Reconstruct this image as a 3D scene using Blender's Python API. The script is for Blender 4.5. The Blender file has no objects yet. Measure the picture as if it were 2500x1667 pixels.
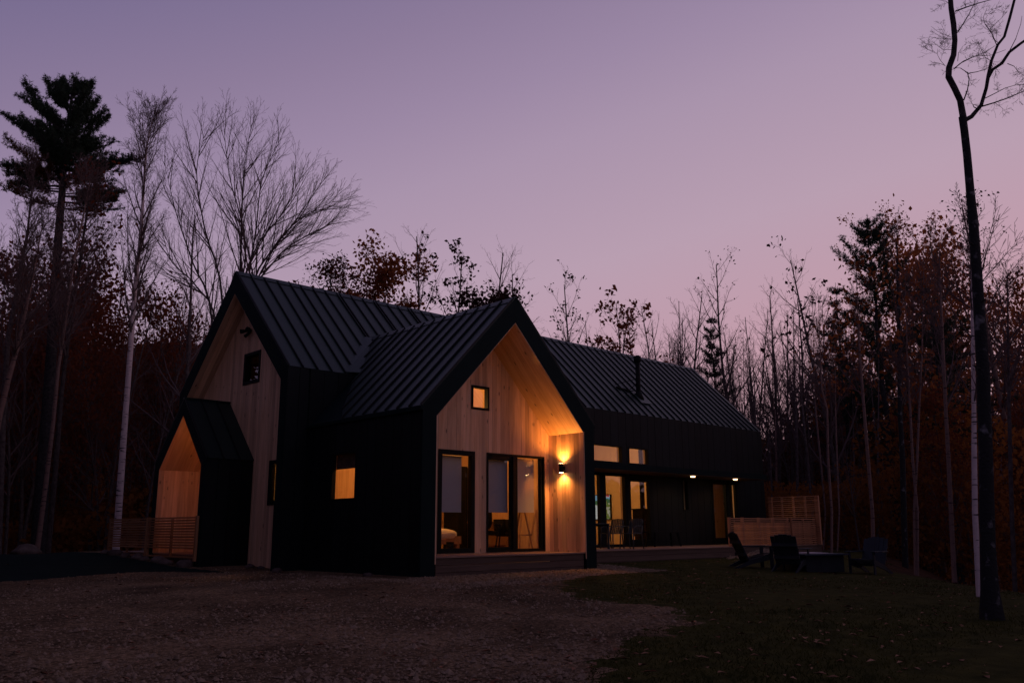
import bpy, math, random
import numpy as np
from mathutils import Vector, Matrix

# ------------------------------------------------------------------ camera, sky, exposure
S = bpy.context.scene
COL = S.collection
F_PX, YAW, PITCH, ROLL = 2098.541, math.radians(43.707), math.radians(12.354), math.radians(-0.223)
CAM = np.array([-10.786, -13.932, 1.019])
FWD = np.array([math.sin(YAW)*math.cos(PITCH), math.cos(YAW)*math.cos(PITCH), math.sin(PITCH)])
_r = np.array([math.cos(YAW), -math.sin(YAW), 0.0]); _u = np.cross(_r, FWD)
RIGHT = _r*math.cos(ROLL)+_u*math.sin(ROLL); UP = _u*math.cos(ROLL)-_r*math.sin(ROLL)
cd = bpy.data.cameras.new('camera'); cam = bpy.data.objects.new('camera', cd); COL.objects.link(cam)
cd.sensor_fit = 'HORIZONTAL'; cd.sensor_width = 36; cd.lens = F_PX/2500*36
cd.clip_start = .1; cd.clip_end = 2000
cam.matrix_world = Matrix([[RIGHT[i], UP[i], -FWD[i], CAM[i]] for i in range(3)]+[[0, 0, 0, 1]])
S.camera = cam

W = bpy.data.worlds.new('World'); S.world = W; W.use_nodes = True
nt = W.node_tree; N = nt.nodes; N.clear(); Lk = nt.links.new
# dusk sky: one gradient from the afterglow low on the right to the dim zenith and the side away from it
def lin(c): return tuple(((x/255+.055)/1.055)**2.4 for x in c)
tc = N.new('ShaderNodeTexCoord')
az = N.new('ShaderNodeVectorMath'); az.operation = 'DOT_PRODUCT'
GLOW = math.radians(43.7+50)
Lk(tc.outputs['Generated'], az.inputs[0]); az.inputs[1].default_value = (.395*math.sin(GLOW), .395*math.cos(GLOW), -1)
mr = N.new('ShaderNodeMapRange'); Lk(az.outputs['Value'], mr.inputs['Value'])
mr.inputs['From Min'].default_value = -1.0; mr.inputs['From Max'].default_value = .4
ramp = N.new('ShaderNodeValToRGB'); Lk(mr.outputs['Result'], ramp.inputs['Fac'])
cr = ramp.color_ramp; cr.interpolation = 'LINEAR'
SKY = [(-1, (80, 73, 106)), (-.70, (98, 90, 124)), (-.453, (119, 107, 142)), (-.347, (138, 121, 151)), (-.26, (152, 133, 161)), (-.18, (165, 144, 168)), (-.03, (181, 155, 173)), (.13, (191, 152, 165)), (.4, (196, 150, 152))]
while len(cr.elements) < len(SKY): cr.elements.new(.5)
for e, (p, c) in zip(cr.elements, SKY): e.position = (p+1)/1.4; e.color = (*lin(c), 1)
bg = N.new('ShaderNodeBackground'); Lk(ramp.outputs['Color'], bg.inputs['Color']); bg.inputs['Strength'].default_value = 1.05
wo = N.new('ShaderNodeOutputWorld'); Lk(bg.outputs[0], wo.inputs[0])
vs = S.view_settings; vs.view_transform = 'Standard'; vs.look = 'None'; vs.gamma = 1; vs.exposure = 0; vs.use_curve_mapping = False
S.cycles.use_denoising = True
S.cycles.max_bounces = 8; S.cycles.transparent_max_bounces = 12
S.cycles.sample_clamp_indirect = 4

def at(u, v, D):
    """point seen at photo pixel (u, v) at horizontal distance D ahead of the camera"""
    d = FWD+RIGHT*(u-1250)/F_PX-UP*(v-833.5)/F_PX
    h = FWD*np.array([1, 1, 0]); h /= np.linalg.norm(h)
    return CAM+d*D/(d@h)

# ------------------------------------------------------------------ ground shape
_rg = np.random.RandomState(4); _T = _rg.rand(64, 64)
def vnoise(x, y, s):
    x = np.asarray(x, float)/s; y = np.asarray(y, float)/s
    xi = np.floor(x).astype(int); yi = np.floor(y).astype(int); fx = x-xi; fy = y-yi
    fx = fx*fx*(3-2*fx); fy = fy*fy*(3-2*fy)
    t = lambda a, b: _T[a % 64, b % 64]
    return (t(xi, yi)*(1-fx)+t(xi+1, yi)*fx)*(1-fy)+(t(xi, yi+1)*(1-fx)+t(xi+1, yi+1)*fx)*fy
def sstep(a, b, x):
    t = np.clip((x-a)/(b-a), 0, 1); return t*t*(3-2*t)
def crest(x, y):
    c = np.where(y < -3, 13.2+(y+3), 13.2+(y+3)*2.0)
    return (x-c)*.68
def zg(x, y):
    x = np.asarray(x, float); y = np.asarray(y, float)
    z = .12+.034*np.minimum(y, 0)-.022*np.maximum(0, -x)
    z = z+.05*np.clip(y-5.5, 0, 7)*sstep(2, -1, x)
    z = z-.10*sstep(6, 12, x)*sstep(1, -4, y)
    s = crest(x, y)
    z = z-3.2*sstep(-.6, 14, s)*sstep(70, 25, y)
    # wooded hill rising far to the left rear
    az_ = x*RIGHT[0]+y*RIGHT[1]; dp = (x-CAM[0])*.691+(y-CAM[1])*.723
    z = z+15*sstep(44, 92, dp)*sstep(22, -14, az_+2)
    z = z-1.2*sstep(14, 30, y)*sstep(6, -4, x)
    return z
def zg1(x, y): return float(zg(x, y))

# ------------------------------------------------------------------ materials
def mat(name, col, rough=.7, metal=0, spec=.5, tint=None):
    m = bpy.data.materials.new(name); m.use_nodes = True
    b = m.node_tree.nodes['Principled BSDF']
    b.inputs['Base Color'].default_value = (*col, 1); b.inputs['Roughness'].default_value = rough
    b.inputs['Metallic'].default_value = metal; b.inputs['Specular IOR Level'].default_value = spec
    if tint: b.inputs['Specular Tint'].default_value = (*tint, 1)
    return m
def nodes(m): return m.node_tree.nodes, m.node_tree.links.new, m.node_tree.nodes['Principled BSDF']
def noisy(name, c1, c2, scale=4, rough=.8, bump=.0, detail=6, spec=.08, coord='Object', bscale=None, lo=.3, hi=.7, objvar=0):
    m = mat(name, c1, rough, 0, spec); n, l, b = nodes(m)
    t = n.new('ShaderNodeTexCoord'); z = n.new('ShaderNodeTexNoise'); z.inputs['Scale'].default_value = scale; z.inputs['Detail'].default_value = detail
    r = n.new('ShaderNodeValToRGB'); l(t.outputs[coord], z.inputs['Vector']); l(z.outputs['Fac'], r.inputs['Fac'])
    r.color_ramp.elements[0].color = (*c1, 1); r.color_ramp.elements[1].color = (*c2, 1)
    r.color_ramp.elements[0].position = lo; r.color_ramp.elements[1].position = hi
    out = r.outputs['Color']
    if objvar:
        oi = n.new('ShaderNodeObjectInfo'); mp = n.new('ShaderNodeMapRange'); l(oi.outputs['Random'], mp.inputs['Value'])
        mp.inputs['To Min'].default_value = 1-objvar; mp.inputs['To Max'].default_value = 1+objvar
        mm = n.new('ShaderNodeVectorMath'); mm.operation = 'SCALE'; l(out, mm.inputs[0]); l(mp.outputs[0], mm.inputs['Scale']); out = mm.outputs[0]
    l(out, b.inputs['Base Color'])
    if bump:
        z2 = n.new('ShaderNodeTexNoise'); z2.inputs['Scale'].default_value = bscale or scale*3; z2.inputs['Detail'].default_value = 4
        l(t.outputs[coord], z2.inputs['Vector'])
        bp = n.new('ShaderNodeBump'); bp.inputs['Strength'].default_value = bump; bp.inputs['Distance'].default_value = .03
        l(z2.outputs['Fac'], bp.inputs['Height']); l(bp.outputs[0], b.inputs['Normal'])
    return m
def wood(name, g, c1, c2, rough=.55, knots=True, var=.25):
    """planed timber whose grain runs along g"""
    m = mat(name, c1, rough, 0, .3); n, l, b = nodes(m)
    t = n.new('ShaderNodeTexCoord'); oi = n.new('ShaderNodeObjectInfo')
    g = Vector(g).normalized()
    def vm(op, a, bb=None, sc=None):
        x = n.new('ShaderNodeVectorMath'); x.operation = op
        if isinstance(a, (tuple, Vector)): x.inputs[0].default_value = a
        else: l(a, x.inputs[0])
        if bb is not None:
            if isinstance(bb, (tuple, Vector)): x.inputs[1].default_value = bb
            else: l(bb, x.inputs[1])
        if sc is not None:
            if isinstance(sc, float): x.inputs['Scale'].default_value = sc
            else: l(sc, x.inputs['Scale'])
        return x
    offs = vm('SCALE', (37., 71., 53.), None, oi.outputs['Random'])
    P = vm('ADD', t.outputs['Object'], offs.outputs[0]).outputs[0]
    al = vm('DOT_PRODUCT', P, tuple(g)).outputs['Value']
    ga = vm('SCALE', tuple(g), None, al).outputs[0]
    def stretched(k):
        return vm('SUBTRACT', P, vm('SCALE', ga, None, k).outputs[0]).outputs[0]
    v1 = stretched(.93)
    z = n.new('ShaderNodeTexNoise'); z.inputs['Scale'].default_value = 14; z.inputs['Detail'].default_value = 7; z.inputs['Roughness'].default_value = .6; z.inputs['Distortion'].default_value = .6
    l(v1, z.inputs['Vector'])
    r = n.new('ShaderNodeValToRGB'); l(z.outputs['Fac'], r.inputs['Fac'])
    r.color_ramp.elements[0].color = (*c2, 1); r.color_ramp.elements[0].position = .3
    r.color_ramp.elements[1].color = (*c1, 1); r.color_ramp.elements[1].position = .62
    col = r.outputs['Color']
    if knots:
        v2 = stretched(.55)
        vo = n.new('ShaderNodeTexVoronoi'); vo.inputs['Scale'].default_value = 6.0; l(v2, vo.inputs['Vector'])
        mp = n.new('ShaderNodeMapRange'); l(vo.outputs['Distance'], mp.inputs['Value'])
        mp.inputs['From Min'].default_value = .07; mp.inputs['From Max'].default_value = .19; mp.inputs['To Min'].default_value = .30; mp.inputs['To Max'].default_value = 1
        sel = n.new('ShaderNodeSeparateXYZ'); l(vo.outputs['Color'], sel.inputs[0])
        gt = n.new('ShaderNodeMath'); gt.operation = 'GREATER_THAN'; gt.inputs[1].default_value = .55; l(sel.outputs[0], gt.inputs[0])
        mx = n.new('ShaderNodeMath'); mx.operation = 'MAXIMUM'; l(gt.outputs[0], mx.inputs[0]); l(mp.outputs[0], mx.inputs[1])
        col = vm('SCALE', col, None, mx.outputs[0]).outputs[0]
    mp = n.new('ShaderNodeMapRange'); l(oi.outputs['Random'], mp.inputs['Value']); mp.inputs['To Min'].default_value = 1-var; mp.inputs['To Max'].default_value = 1+var
    col = vm('SCALE', col, None, mp.outputs[0]).outputs[0]
    l(col, b.inputs['Base Color'])
    bp = n.new('ShaderNodeBump'); bp.inputs['Strength'].default_value = .15; bp.inputs['Distance'].default_value = .01
    l(z.outputs['Fac'], bp.inputs['Height']); l(bp.outputs[0], b.inputs['Normal'])
    return m
def emit(name, col, st):
    m = mat(name, col); n, l, b = nodes(m)
    b.inputs['Emission Color'].default_value = (*col, 1); b.inputs['Emission Strength'].default_value = st
    return m
def leafy(m, k=.5):
    n, l, b = nodes(m); o = [x for x in n if x.type == 'OUTPUT_MATERIAL'][0]
    t = n.new('ShaderNodeBsdfTranslucent'); mx = n.new('ShaderNodeMixShader'); mx.inputs[0].default_value = k
    l(b.inputs['Base Color'].links[0].from_socket, t.inputs[0]); l(b.outputs[0], mx.inputs[1]); l(t.outputs[0], mx.inputs[2]); l(mx.outputs[0], o.inputs[0]); return m
def glass(name='window_glass', tint=(.93, .95, .95)):
    m = bpy.data.materials.new(name); m.use_nodes = True; n = m.node_tree.nodes; l = m.node_tree.links.new; n.clear()
    t = n.new('ShaderNodeBsdfTransparent'); t.inputs[0].default_value = (*tint, 1)
    g = n.new('ShaderNodeBsdfGlossy'); g.inputs['Roughness'].default_value = .01
    lw_ = n.new('ShaderNodeLayerWeight'); pw_ = n.new('ShaderNodeMath'); pw_.operation = 'POWER'; pw_.inputs[1].default_value = 4.5; l(lw_.outputs['Facing'], pw_.inputs[0])
    f = n.new('ShaderNodeMath'); f.operation = 'MULTIPLY_ADD'; f.inputs[1].default_value = .88; f.inputs[2].default_value = .11; l(pw_.outputs[0], f.inputs[0])
    mx = n.new('ShaderNodeMixShader'); l(f.outputs[0], mx.inputs[0]); l(t.outputs[0], mx.inputs[1]); l(g.outputs[0], mx.inputs[2])
    o = n.new('ShaderNodeOutputMaterial'); l(mx.outputs[0], o.inputs[0]); return m

M = {}
PINE1, PINE2 = (.63, .40, .245), (.46, .27, .145)
SL1 = (6.295-3.554)/(5.307/2); SL2 = (7.953-4.934)/3.107
M['pine'] = wood('pine_upright', (0, 0, 1), PINE1, PINE2)
M['pine_sr'] = wood('pine_slope', (1, 0, -SL1), PINE1, PINE2)
M['pine_sl'] = wood('pine_slope', (1, 0, SL1), PINE1, PINE2)
M['pine_gl'] = wood('pine_slope', (0, 1, -SL2), PINE1, PINE2)
M['pine_gr'] = wood('pine_slope', (0, 1, SL2), PINE1, PINE2)
M['cedar_x'] = wood('cedar', (1, 0, 0), (.50, .23, .105), (.34, .14, .06), knots=False)
M['cedar_y'] = wood('cedar', (0, 1, 0), (.50, .23, .105), (.34, .14, .06), knots=False)
M['cedar_z'] = wood('cedar', (0, 0, 1), (.50, .24, .115), (.36, .15, .07), knots=False)
M['rail_z'] = wood('darker_cedar', (0, 0, 1), (.34, .165, .07), (.24, .10, .04), knots=False)  # cedar in a darker tone for the porch railing
M['rail_y'] = wood('darker_cedar', (0, 1, 0), (.34, .165, .07), (.24, .10, .04), knots=False)
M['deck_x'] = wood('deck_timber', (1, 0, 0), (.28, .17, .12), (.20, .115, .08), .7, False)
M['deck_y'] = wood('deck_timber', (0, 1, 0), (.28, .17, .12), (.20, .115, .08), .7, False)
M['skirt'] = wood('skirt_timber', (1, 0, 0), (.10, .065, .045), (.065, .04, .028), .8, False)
M['roof'] = noisy('black_standing_seam_metal', (.0085, .0165, .0145), (.0120, .0205, .0180), 1.3, .38, .02, spec=.24, objvar=.15)
for _k in ('roof',): nodes(M[_k])[2].inputs['Specular Tint'].default_value = (.62, .92, .78, 1)
M['seam'] = mat('shade_dark_seam_metal', (.0035, .005, .006), .6, 0, .2)  # darker than the panels, painting in the shaded sides of the ribs
M['trim'] = noisy('black_metal_trim', (.0035, .0095, .0095), (.005, .0125, .0125), 2, .75, spec=.08)
M['siding'] = noisy('black_steel_siding', (.0020, .0042, .0045), (.0036, .0066, .0070), 1.5, .6, spec=.15, objvar=.3)
M['frame'] = mat('black_window_frame', (.004, .006, .006), .6, 0, .1)
M['glass'] = glass()
M['blind'] = noisy('roller_blind_fabric', (.38, .36, .36), (.43, .41, .40), 60, .9)
M['plaster'] = noisy('painted_plaster', (.60, .50, .40), (.64, .54, .43), 3, .9, .02)
M['floor'] = wood('oak_floor', (1, 0, 0), (.30, .18, .09), (.22, .12, .055), .4, False)
M['black'] = mat('matt_black_paint', (.006, .0065, .0065), .7, 0, .15)
M['iron'] = mat('cast_iron', (.006, .006, .006), .7, 0, .12)
M['fabric_dark'] = noisy('dark_upholstery', (.008, .0065, .0065), (.014, .011, .010), 30, .95, spec=.08)
M['linen'] = noisy('bed_linen', (.62, .52, .42), (.70, .60, .50), 12, .95, .3)
M['furn'] = wood('furniture_timber', (0, 0, 1), (.36, .20, .10), (.26, .13, .06), .5, False)
M['chair'] = mat('green_grey_powder_coat', (.030, .045, .045), .5)
M['adir'] = noisy('blue_grey_plastic_lumber', (.009, .015, .021), (.013, .020, .028), 6, .6, spec=.3, objvar=.15)
M['adir_dk'] = noisy('black_plastic_lumber', (.010, .013, .016), (.016, .020, .024), 6, .65, spec=.3, objvar=.15)
M['stone_top'] = noisy('pale_stone_top', (.48, .43, .43), (.56, .50, .50), 9, .35)
M['slate'] = noisy('slate_table_top', (.035, .045, .06), (.055, .066, .085), 8, .4)
M['stone'] = noisy('field_stone', (.06, .045, .038), (.13, .10, .085), 5, .9, .5, objvar=.3)
M['gravel'] = noisy('crushed_gravel', (.078, .049, .025), (.182, .122, .070), 22, .95, .9, detail=10, bscale=38, lo=.3, hi=.72)
_n, _l, _b = nodes(M['gravel'])
_src = _b.inputs['Base Color'].links[0].from_socket
_t = _n.new('ShaderNodeTexCoord'); _v = _n.new('ShaderNodeTexVoronoi'); _v.inputs['Scale'].default_value = 26; _l(_t.outputs['Object'], _v.inputs['Vector'])
_s = _n.new('ShaderNodeSeparateXYZ'); _l(_v.outputs['Color'], _s.inputs[0])
_m = _n.new('ShaderNodeMapRange'); _l(_s.outputs[0], _m.inputs['Value']); _m.inputs['To Min'].default_value = .55; _m.inputs['To Max'].default_value = 1.6
_p = _n.new('ShaderNodeTexNoise'); _p.inputs['Scale'].default_value = .55; _p.inputs['Detail'].default_value = 5; _l(_t.outputs['Object'], _p.inputs['Vector'])
_q = _n.new('ShaderNodeMapRange'); _l(_p.outputs['Fac'], _q.inputs['Value']); _q.inputs['From Min'].default_value = .32; _q.inputs['From Max'].default_value = .68; _q.inputs['To Min'].default_value = .45; _q.inputs['To Max'].default_value = 1.35
_k = _n.new('ShaderNodeMath'); _k.operation = 'MULTIPLY'; _l(_m.outputs[0], _k.inputs[0]); _l(_q.outputs[0], _k.inputs[1])
_w = _n.new('ShaderNodeVectorMath'); _w.operation = 'SCALE'; _l(_src, _w.inputs[0]); _l(_k.outputs[0], _w.inputs['Scale']); _l(_w.outputs[0], _b.inputs['Base Color'])
M['pebble'] = noisy('gravel_pebbles', (.11, .075, .044), (.30, .215, .14), 9, .9, spec=.2)
M['lawn_soil'] = noisy('lawn_turf', (.022, .0235, .005), (.056, .050, .012), 3.5, .95, .7, detail=9, bscale=30)
M['grass'] = noisy('grass_blades', (.018, .022, .004), (.050, .050, .010), .9, .8, spec=.15)
M['asphalt'] = noisy('fresh_asphalt', (.005, .012, .011), (.009, .018, .0165), 30, .9, .4, bscale=90, spec=.06)
M['forest_floor'] = noisy('leaf_litter', (.022, .012, .007), (.06, .026, .013), 2.2, .95, .6, detail=9, bscale=12)
M['bark'] = noisy('grey_bark', (.045, .036, .033), (.11, .088, .08), 9, .95, .6, bscale=22, spec=.1, objvar=.25)
M['bark_dark'] = noisy('dark_bark', (.018, .017, .017), (.055, .05, .048), 11, .95, .9, bscale=26, spec=.1)
M['twig'] = mat('bloom_lightened_twig_bark', (.115, .080, .074), .95, 0, .05)  # bark lightened to paint in the bloom that veils the twigs
M['needle'] = noisy('pine_needles', (.014, .030, .016), (.026, .046, .022), 1.2, .7, spec=.2, objvar=.2)
M['needle_rust'] = noisy('rusty_pine_needles', (.10, .035, .012), (.15, .055, .018), 1.2, .7, spec=.2)
M['leaf_red'] = noisy('red_brown_oak_leaves', (.13, .032, .017), (.24, .068, .028), .8, .7, spec=.2, objvar=.25)
M['leaf_rust'] = noisy('rusty_orange_leaves', (.20, .055, .018), (.36, .125, .04), .8, .7, spec=.2, objvar=.25)
M['leaf_dark'] = noisy('dark_curled_leaves', (.030, .013, .013), (.06, .024, .02), .8, .8, spec=.1)
M['wood_far'] = noisy('far_autumn_foliage', (.065, .027, .013), (.36, .13, .03), .11, .9, detail=8, spec=.05, lo=.36, hi=.68)
M['litter'] = noisy('fallen_leaves', (.09, .030, .014), (.34, .19, .11), 2.3, .8, spec=.2, lo=.35, hi=.65)
for _k in ('leaf_red', 'leaf_rust', 'leaf_dark', 'needle_rust', 'wood_far', 'grass'): leafy(M[_k])
for _k in ('gravel', 'pebble', 'lawn_soil', 'grass', 'forest_floor', 'litter', 'bark', 'bark_dark', 'leaf_red', 'leaf_rust', 'leaf_dark', 'needle_rust', 'wood_far', 'stone', 'asphalt'): nodes(M[_k])[2].inputs['Specular IOR Level'].default_value = .03
def birch_mat(name, base, dark, objvar=.15):
    m = noisy(name, base, tuple(c*.8 for c in base), 5, .8, .2, spec=.2)
    n, l, b = nodes(m)
    src = b.inputs['Base Color'].links[0].from_socket
    t = n.new('ShaderNodeTexCoord'); mp = n.new('ShaderNodeMapping'); mp.inputs['Scale'].default_value = (2.2, 2.2, 17)
    l(t.outputs['Object'], mp.inputs[0]); z = n.new('ShaderNodeTexNoise'); z.inputs['Scale'].default_value = 1.1; z.inputs['Detail'].default_value = 5; l(mp.outputs[0], z.inputs['Vector'])
    r = n.new('ShaderNodeValToRGB'); l(z.outputs['Fac'], r.inputs[0]); r.color_ramp.elements[0].position = .60; r.color_ramp.elements[1].position = .64
    mx = n.new('ShaderNodeMix'); mx.data_type = 'RGBA'; l(r.outputs['Color'], mx.inputs['Factor']); l(src, mx.inputs['A']); mx.inputs['B'].default_value = (*dark, 1)
    l(mx.outputs['Result'], b.inputs['Base Color']); return m
M['birch'] = birch_mat('white_birch_bark', (.66, .53, .49), (.03, .025, .025))
M['birch_pink'] = birch_mat('pinkish_grey_birch_bark', (.20, .125, .10), (.025, .02, .02))
M['lichen_bark'] = noisy('lichen_spotted_bark', (.022, .022, .022), (.15, .145, .145), 6, .9, .8, bscale=24, spec=.1, lo=.58, hi=.70)
M['lamp_hot'] = emit('lamp_glow', (1, .62, .26), 40)
M['lamp_down'] = emit('downlight_glow', (1, .56, .26), 7)

# ------------------------------------------------------------------ mesh helpers
def link(o, parent=None):
    COL.objects.link(o)
    if parent is not None: o.parent = parent
    return o
def raw(name, verts, faces, m=None, parent=None, smooth=False):
    me = bpy.data.meshes.new(name); me.from_pydata([tuple(map(float, v)) for v in verts], [], faces)
    for x in (m if isinstance(m, list) else [m]):
        if x: me.materials.append(x)
    if smooth:
        me.polygons.foreach_set('use_smooth', [True]*len(me.polygons))
    return link(bpy.data.objects.new(name, me), parent)
def fast(name, V, Fc, m, parent=None, smooth=False):
    """V (n,3) array, Fc (k,c) int array with c vertices per face"""
    me = bpy.data.meshes.new(name); V = np.ascontiguousarray(V, np.float32); Fc = np.ascontiguousarray(Fc, np.int32)
    me.vertices.add(len(V)); me.vertices.foreach_set('co', V.ravel())
    k, c = Fc.shape
    me.loops.add(k*c); me.loops.foreach_set('vertex_index', Fc.ravel())
    me.polygons.add(k); me.polygons.foreach_set('loop_start', np.arange(0, k*c, c, dtype=np.int32))
    me.polygons.foreach_set('loop_total', np.full(k, c, np.int32))
    if smooth: me.polygons.foreach_set('use_smooth', np.ones(k, bool))
    for x in (m if isinstance(m, list) else [m]): me.materials.append(x)
    me.update(calc_edges=True); me.validate()
    return link(bpy.data.objects.new(name, me), parent)
def pack(polys):
    """polys: list of (points, offset) prisms -> verts, faces"""
    V = []; Fc = []
    for pts, off in polys:
        P = [Vector(p) for p in pts]; o = Vector(off); k = len(P); b = len(V)
        nrm = Vector((0, 0, 0))
        for i in range(k): nrm += P[i].cross(P[(i+1) % k])
        if nrm.dot(o) > 0: P.reverse()
        V += P+[p+o for p in P]
        Fc.append(tuple(range(b, b+k))); Fc.append(tuple(range(b+2*k-1, b+k-1, -1)))
        for i in range(k):
            j = (i+1) % k; Fc.append((b+i, b+k+i, b+k+j, b+j))
    return V, Fc
def prism(name, pts, off, m, parent=None):
    V, Fc = pack([(pts, off)]); return raw(name, V, Fc, m, parent)
def bx(x0, x1, y0, y1, z0, z1):
    return ([(x0, y0, z0), (x1, y0, z0), (x1, y1, z0), (x0, y1, z0)], (0, 0, z1-z0))
def box(name, x0, x1, y0, y1, z0, z1, m, parent=None):
    V, Fc = pack([bx(x0, x1, y0, y1, z0, z1)]); return raw(name, V, Fc, m, parent)
def boxes(name, L, m, parent=None):
    V, Fc = pack([bx(*b) for b in L]); return raw(name, V, Fc, m, parent)
def bar(a, b, w, t, upv=(0, 0, 1)):
    """rectangular bar from a to b as a prism entry"""
    a = Vector(a); b = Vector(b); d = (b-a).normalized(); u = Vector(upv); s = d.cross(u)
    if s.length < 1e-4: s = d.cross(Vector((1, 0, 0)))
    s.normalize(); u = s.cross(d)
    q = [a+s*w/2+u*t/2, a-s*w/2+u*t/2, a-s*w/2-u*t/2, a+s*w/2-u*t/2]
    return (q, b-a)
def bars(name, L, m, parent=None):
    V, Fc = pack([bar(*b) for b in L]); return raw(name, V, Fc, m, parent)
def tube(name, pts, rad, m, parent=None, k=10, smooth=True):
    P = [Vector(p) for p in pts]; R = rad if isinstance(rad, (list, tuple)) else [rad]*len(P)
    V = []; Fc = []; ref = Vector((.3, .2, 1)).normalized()
    for i, p in enumerate(P):
        d = (P[min(i+1, len(P)-1)]-P[max(i-1, 0)]).normalized(); s = d.cross(ref)
        if s.length < 1e-3: s = d.cross(Vector((1, 0, 0)))
        s.normalize(); t = d.cross(s)
        V += [p+(s*math.cos(2*math.pi*j/k)+t*math.sin(2*math.pi*j/k))*R[i] for j in range(k)]
    for i in range(len(P)-1):
        for j in range(k):
            Fc.append((i*k+j, i*k+(j+1) % k, (i+1)*k+(j+1) % k, (i+1)*k+j))
    Fc.append(tuple(range(k-1, -1, -1))); Fc.append(tuple(range((len(P)-1)*k, len(P)*k)))
    return raw(name, V, Fc, m, parent, smooth)
def tag(o, label=None, cat=None, group=None, kind=None):
    if label: o['label'] = label
    if cat: o['category'] = cat
    if group: o['group'] = group
    if kind: o['kind'] = kind
    return o
def thing(name, label, cat, loc=(0, 0, 0), rz=0, group=None):
    o = bpy.data.objects.new(name, None); o.empty_display_size = .2; link(o)
    o.location = loc; o.rotation_euler = (0, 0, rz); return tag(o, label, cat, group)
def kids(o): return [c for c in o.children]
def dup(o, loc, rz=0, sc=1, label=None, parent=None):
    c = o.copy(); COL.objects.link(c)
    if parent is None:
        c.location = loc; c.rotation_euler = (0, 0, rz); c.scale = (sc,)*3 if not isinstance(sc, tuple) else sc
        if label: c['label'] = label
    else: c.parent = parent
    for k in kids(o): dup(k, None, parent=c)
    return c
RN = random.Random(11)

# ------------------------------------------------------------------ the ground: one grid shared out between yard, lawn, drive and wood
def inpoly(x, y, poly):
    r = np.zeros(x.shape, bool); n = len(poly)
    for i in range(n):
        (x1, y1), (x2, y2) = poly[i], poly[(i+1) % n]
        c = ((y1 > y) != (y2 > y)) & (x < (x2-x1)*(y-y1)/((y2-y1) if y2 != y1 else 1e-9)+x1); r ^= c
    return r
LAWN = [(.3, -3.1), (1.6, -2.1), (3.3, -1.5), (6.3, -1.35), (6.2, -.2), (7.0, 1.0), (7.6, 2.6), (26, 4), (40, 0), (40, -22), (10, -22), (-8, -16.5), (-6.2, -10.0), (-4.4, -8.2), (-3.3, -7.7), (-2, -7.1), (-1.0, -7.0), (-.2, -6.4), (-.4, -5.3)]
ROAD = [(-1.25, 5.35), (-3.1, 6.75), (-5.7, 6.25), (-20, 0.5), (-45, -6), (-45, 15), (-8, 15.4), (-1.9, 15.0), (-1.75, 11.0), (-1.85, 8.5), (-1.75, 7.0)]
GX0, GX1, GY0, GY1, GD = -18.0, 26.0, -18.0, 22.0, .1
gx = np.arange(GX0, GX1+1e-6, GD); gy = np.arange(GY0, GY1+1e-6, GD)
X, Y = np.meshgrid(gx, gy, indexing='ij')
_b = np.maximum(sstep(0, -1, Y), sstep(-1.6, -2.6, X))
Z = zg(X, Y)+_b*(.05*(vnoise(X+40, Y+40, 1.7)-.5)+.02*(vnoise(X+9, Y+9, .45)-.5))
for _o in (0, 1.55): Z = Z-.035*np.exp(-((X*.42+Y*.907+6.2+_o+.3*np.sin(X*.5))/.22)**2)*sstep(-.5, -1.5, Y)*sstep(4, -1, X)
nx, ny = X.shape
idx = np.arange(nx*ny).reshape(nx, ny)
quads = np.stack([idx[:-1, :-1], idx[1:, :-1], idx[1:, 1:], idx[:-1, 1:]], -1).reshape(-1, 4)
cx = (X[:-1, :-1]+GD/2).ravel(); cy = (Y[:-1, :-1]+GD/2).ravel()
wx = cx+.9*(vnoise(cx+5, cy+50, 1.1)-.5)+.6*(vnoise(cx, cy, .22)-.5); wy = cy+.9*(vnoise(cx+70, cy+3, 1.1)-.5)+.6*(vnoise(cx+31, cy, .22)-.5)
kindof = np.zeros(len(cx), int)                                      # 0 gravel
kindof[inpoly(wx, wy, LAWN)] = 1
wxa = cx+.08*(vnoise(cx, cy, .3)-.5); wya = cy+.14*(vnoise(cx+9, cy, .35)-.5)
kindof[inpoly(wxa, wya, ROAD)] = 2
kindof[(crest(wx, wy) > .9) & (cx > 3)] = 3
kindof[(cy > 9.5) & (kindof != 2) & ((cx > -1) | (cy > 15.2))] = 3
kindof[(cx < -9) & (cy > 14)] = 3
ALLV = np.stack([X.ravel(), Y.ravel(), Z.ravel()], -1)
for k, nm, mm in ((0, 'gravel_yard', 'gravel'), (1, 'lawn', 'lawn_soil'), (2, 'asphalt_driveway', 'asphalt'), (3, 'wood_floor', 'forest_floor')):
    q = quads[kindof == k]; used, inv = np.unique(q, return_inverse=True)
    o = fast(nm, ALLV[used], inv.reshape(q.shape), M[mm], smooth=True); tag(o, kind='structure')
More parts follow.
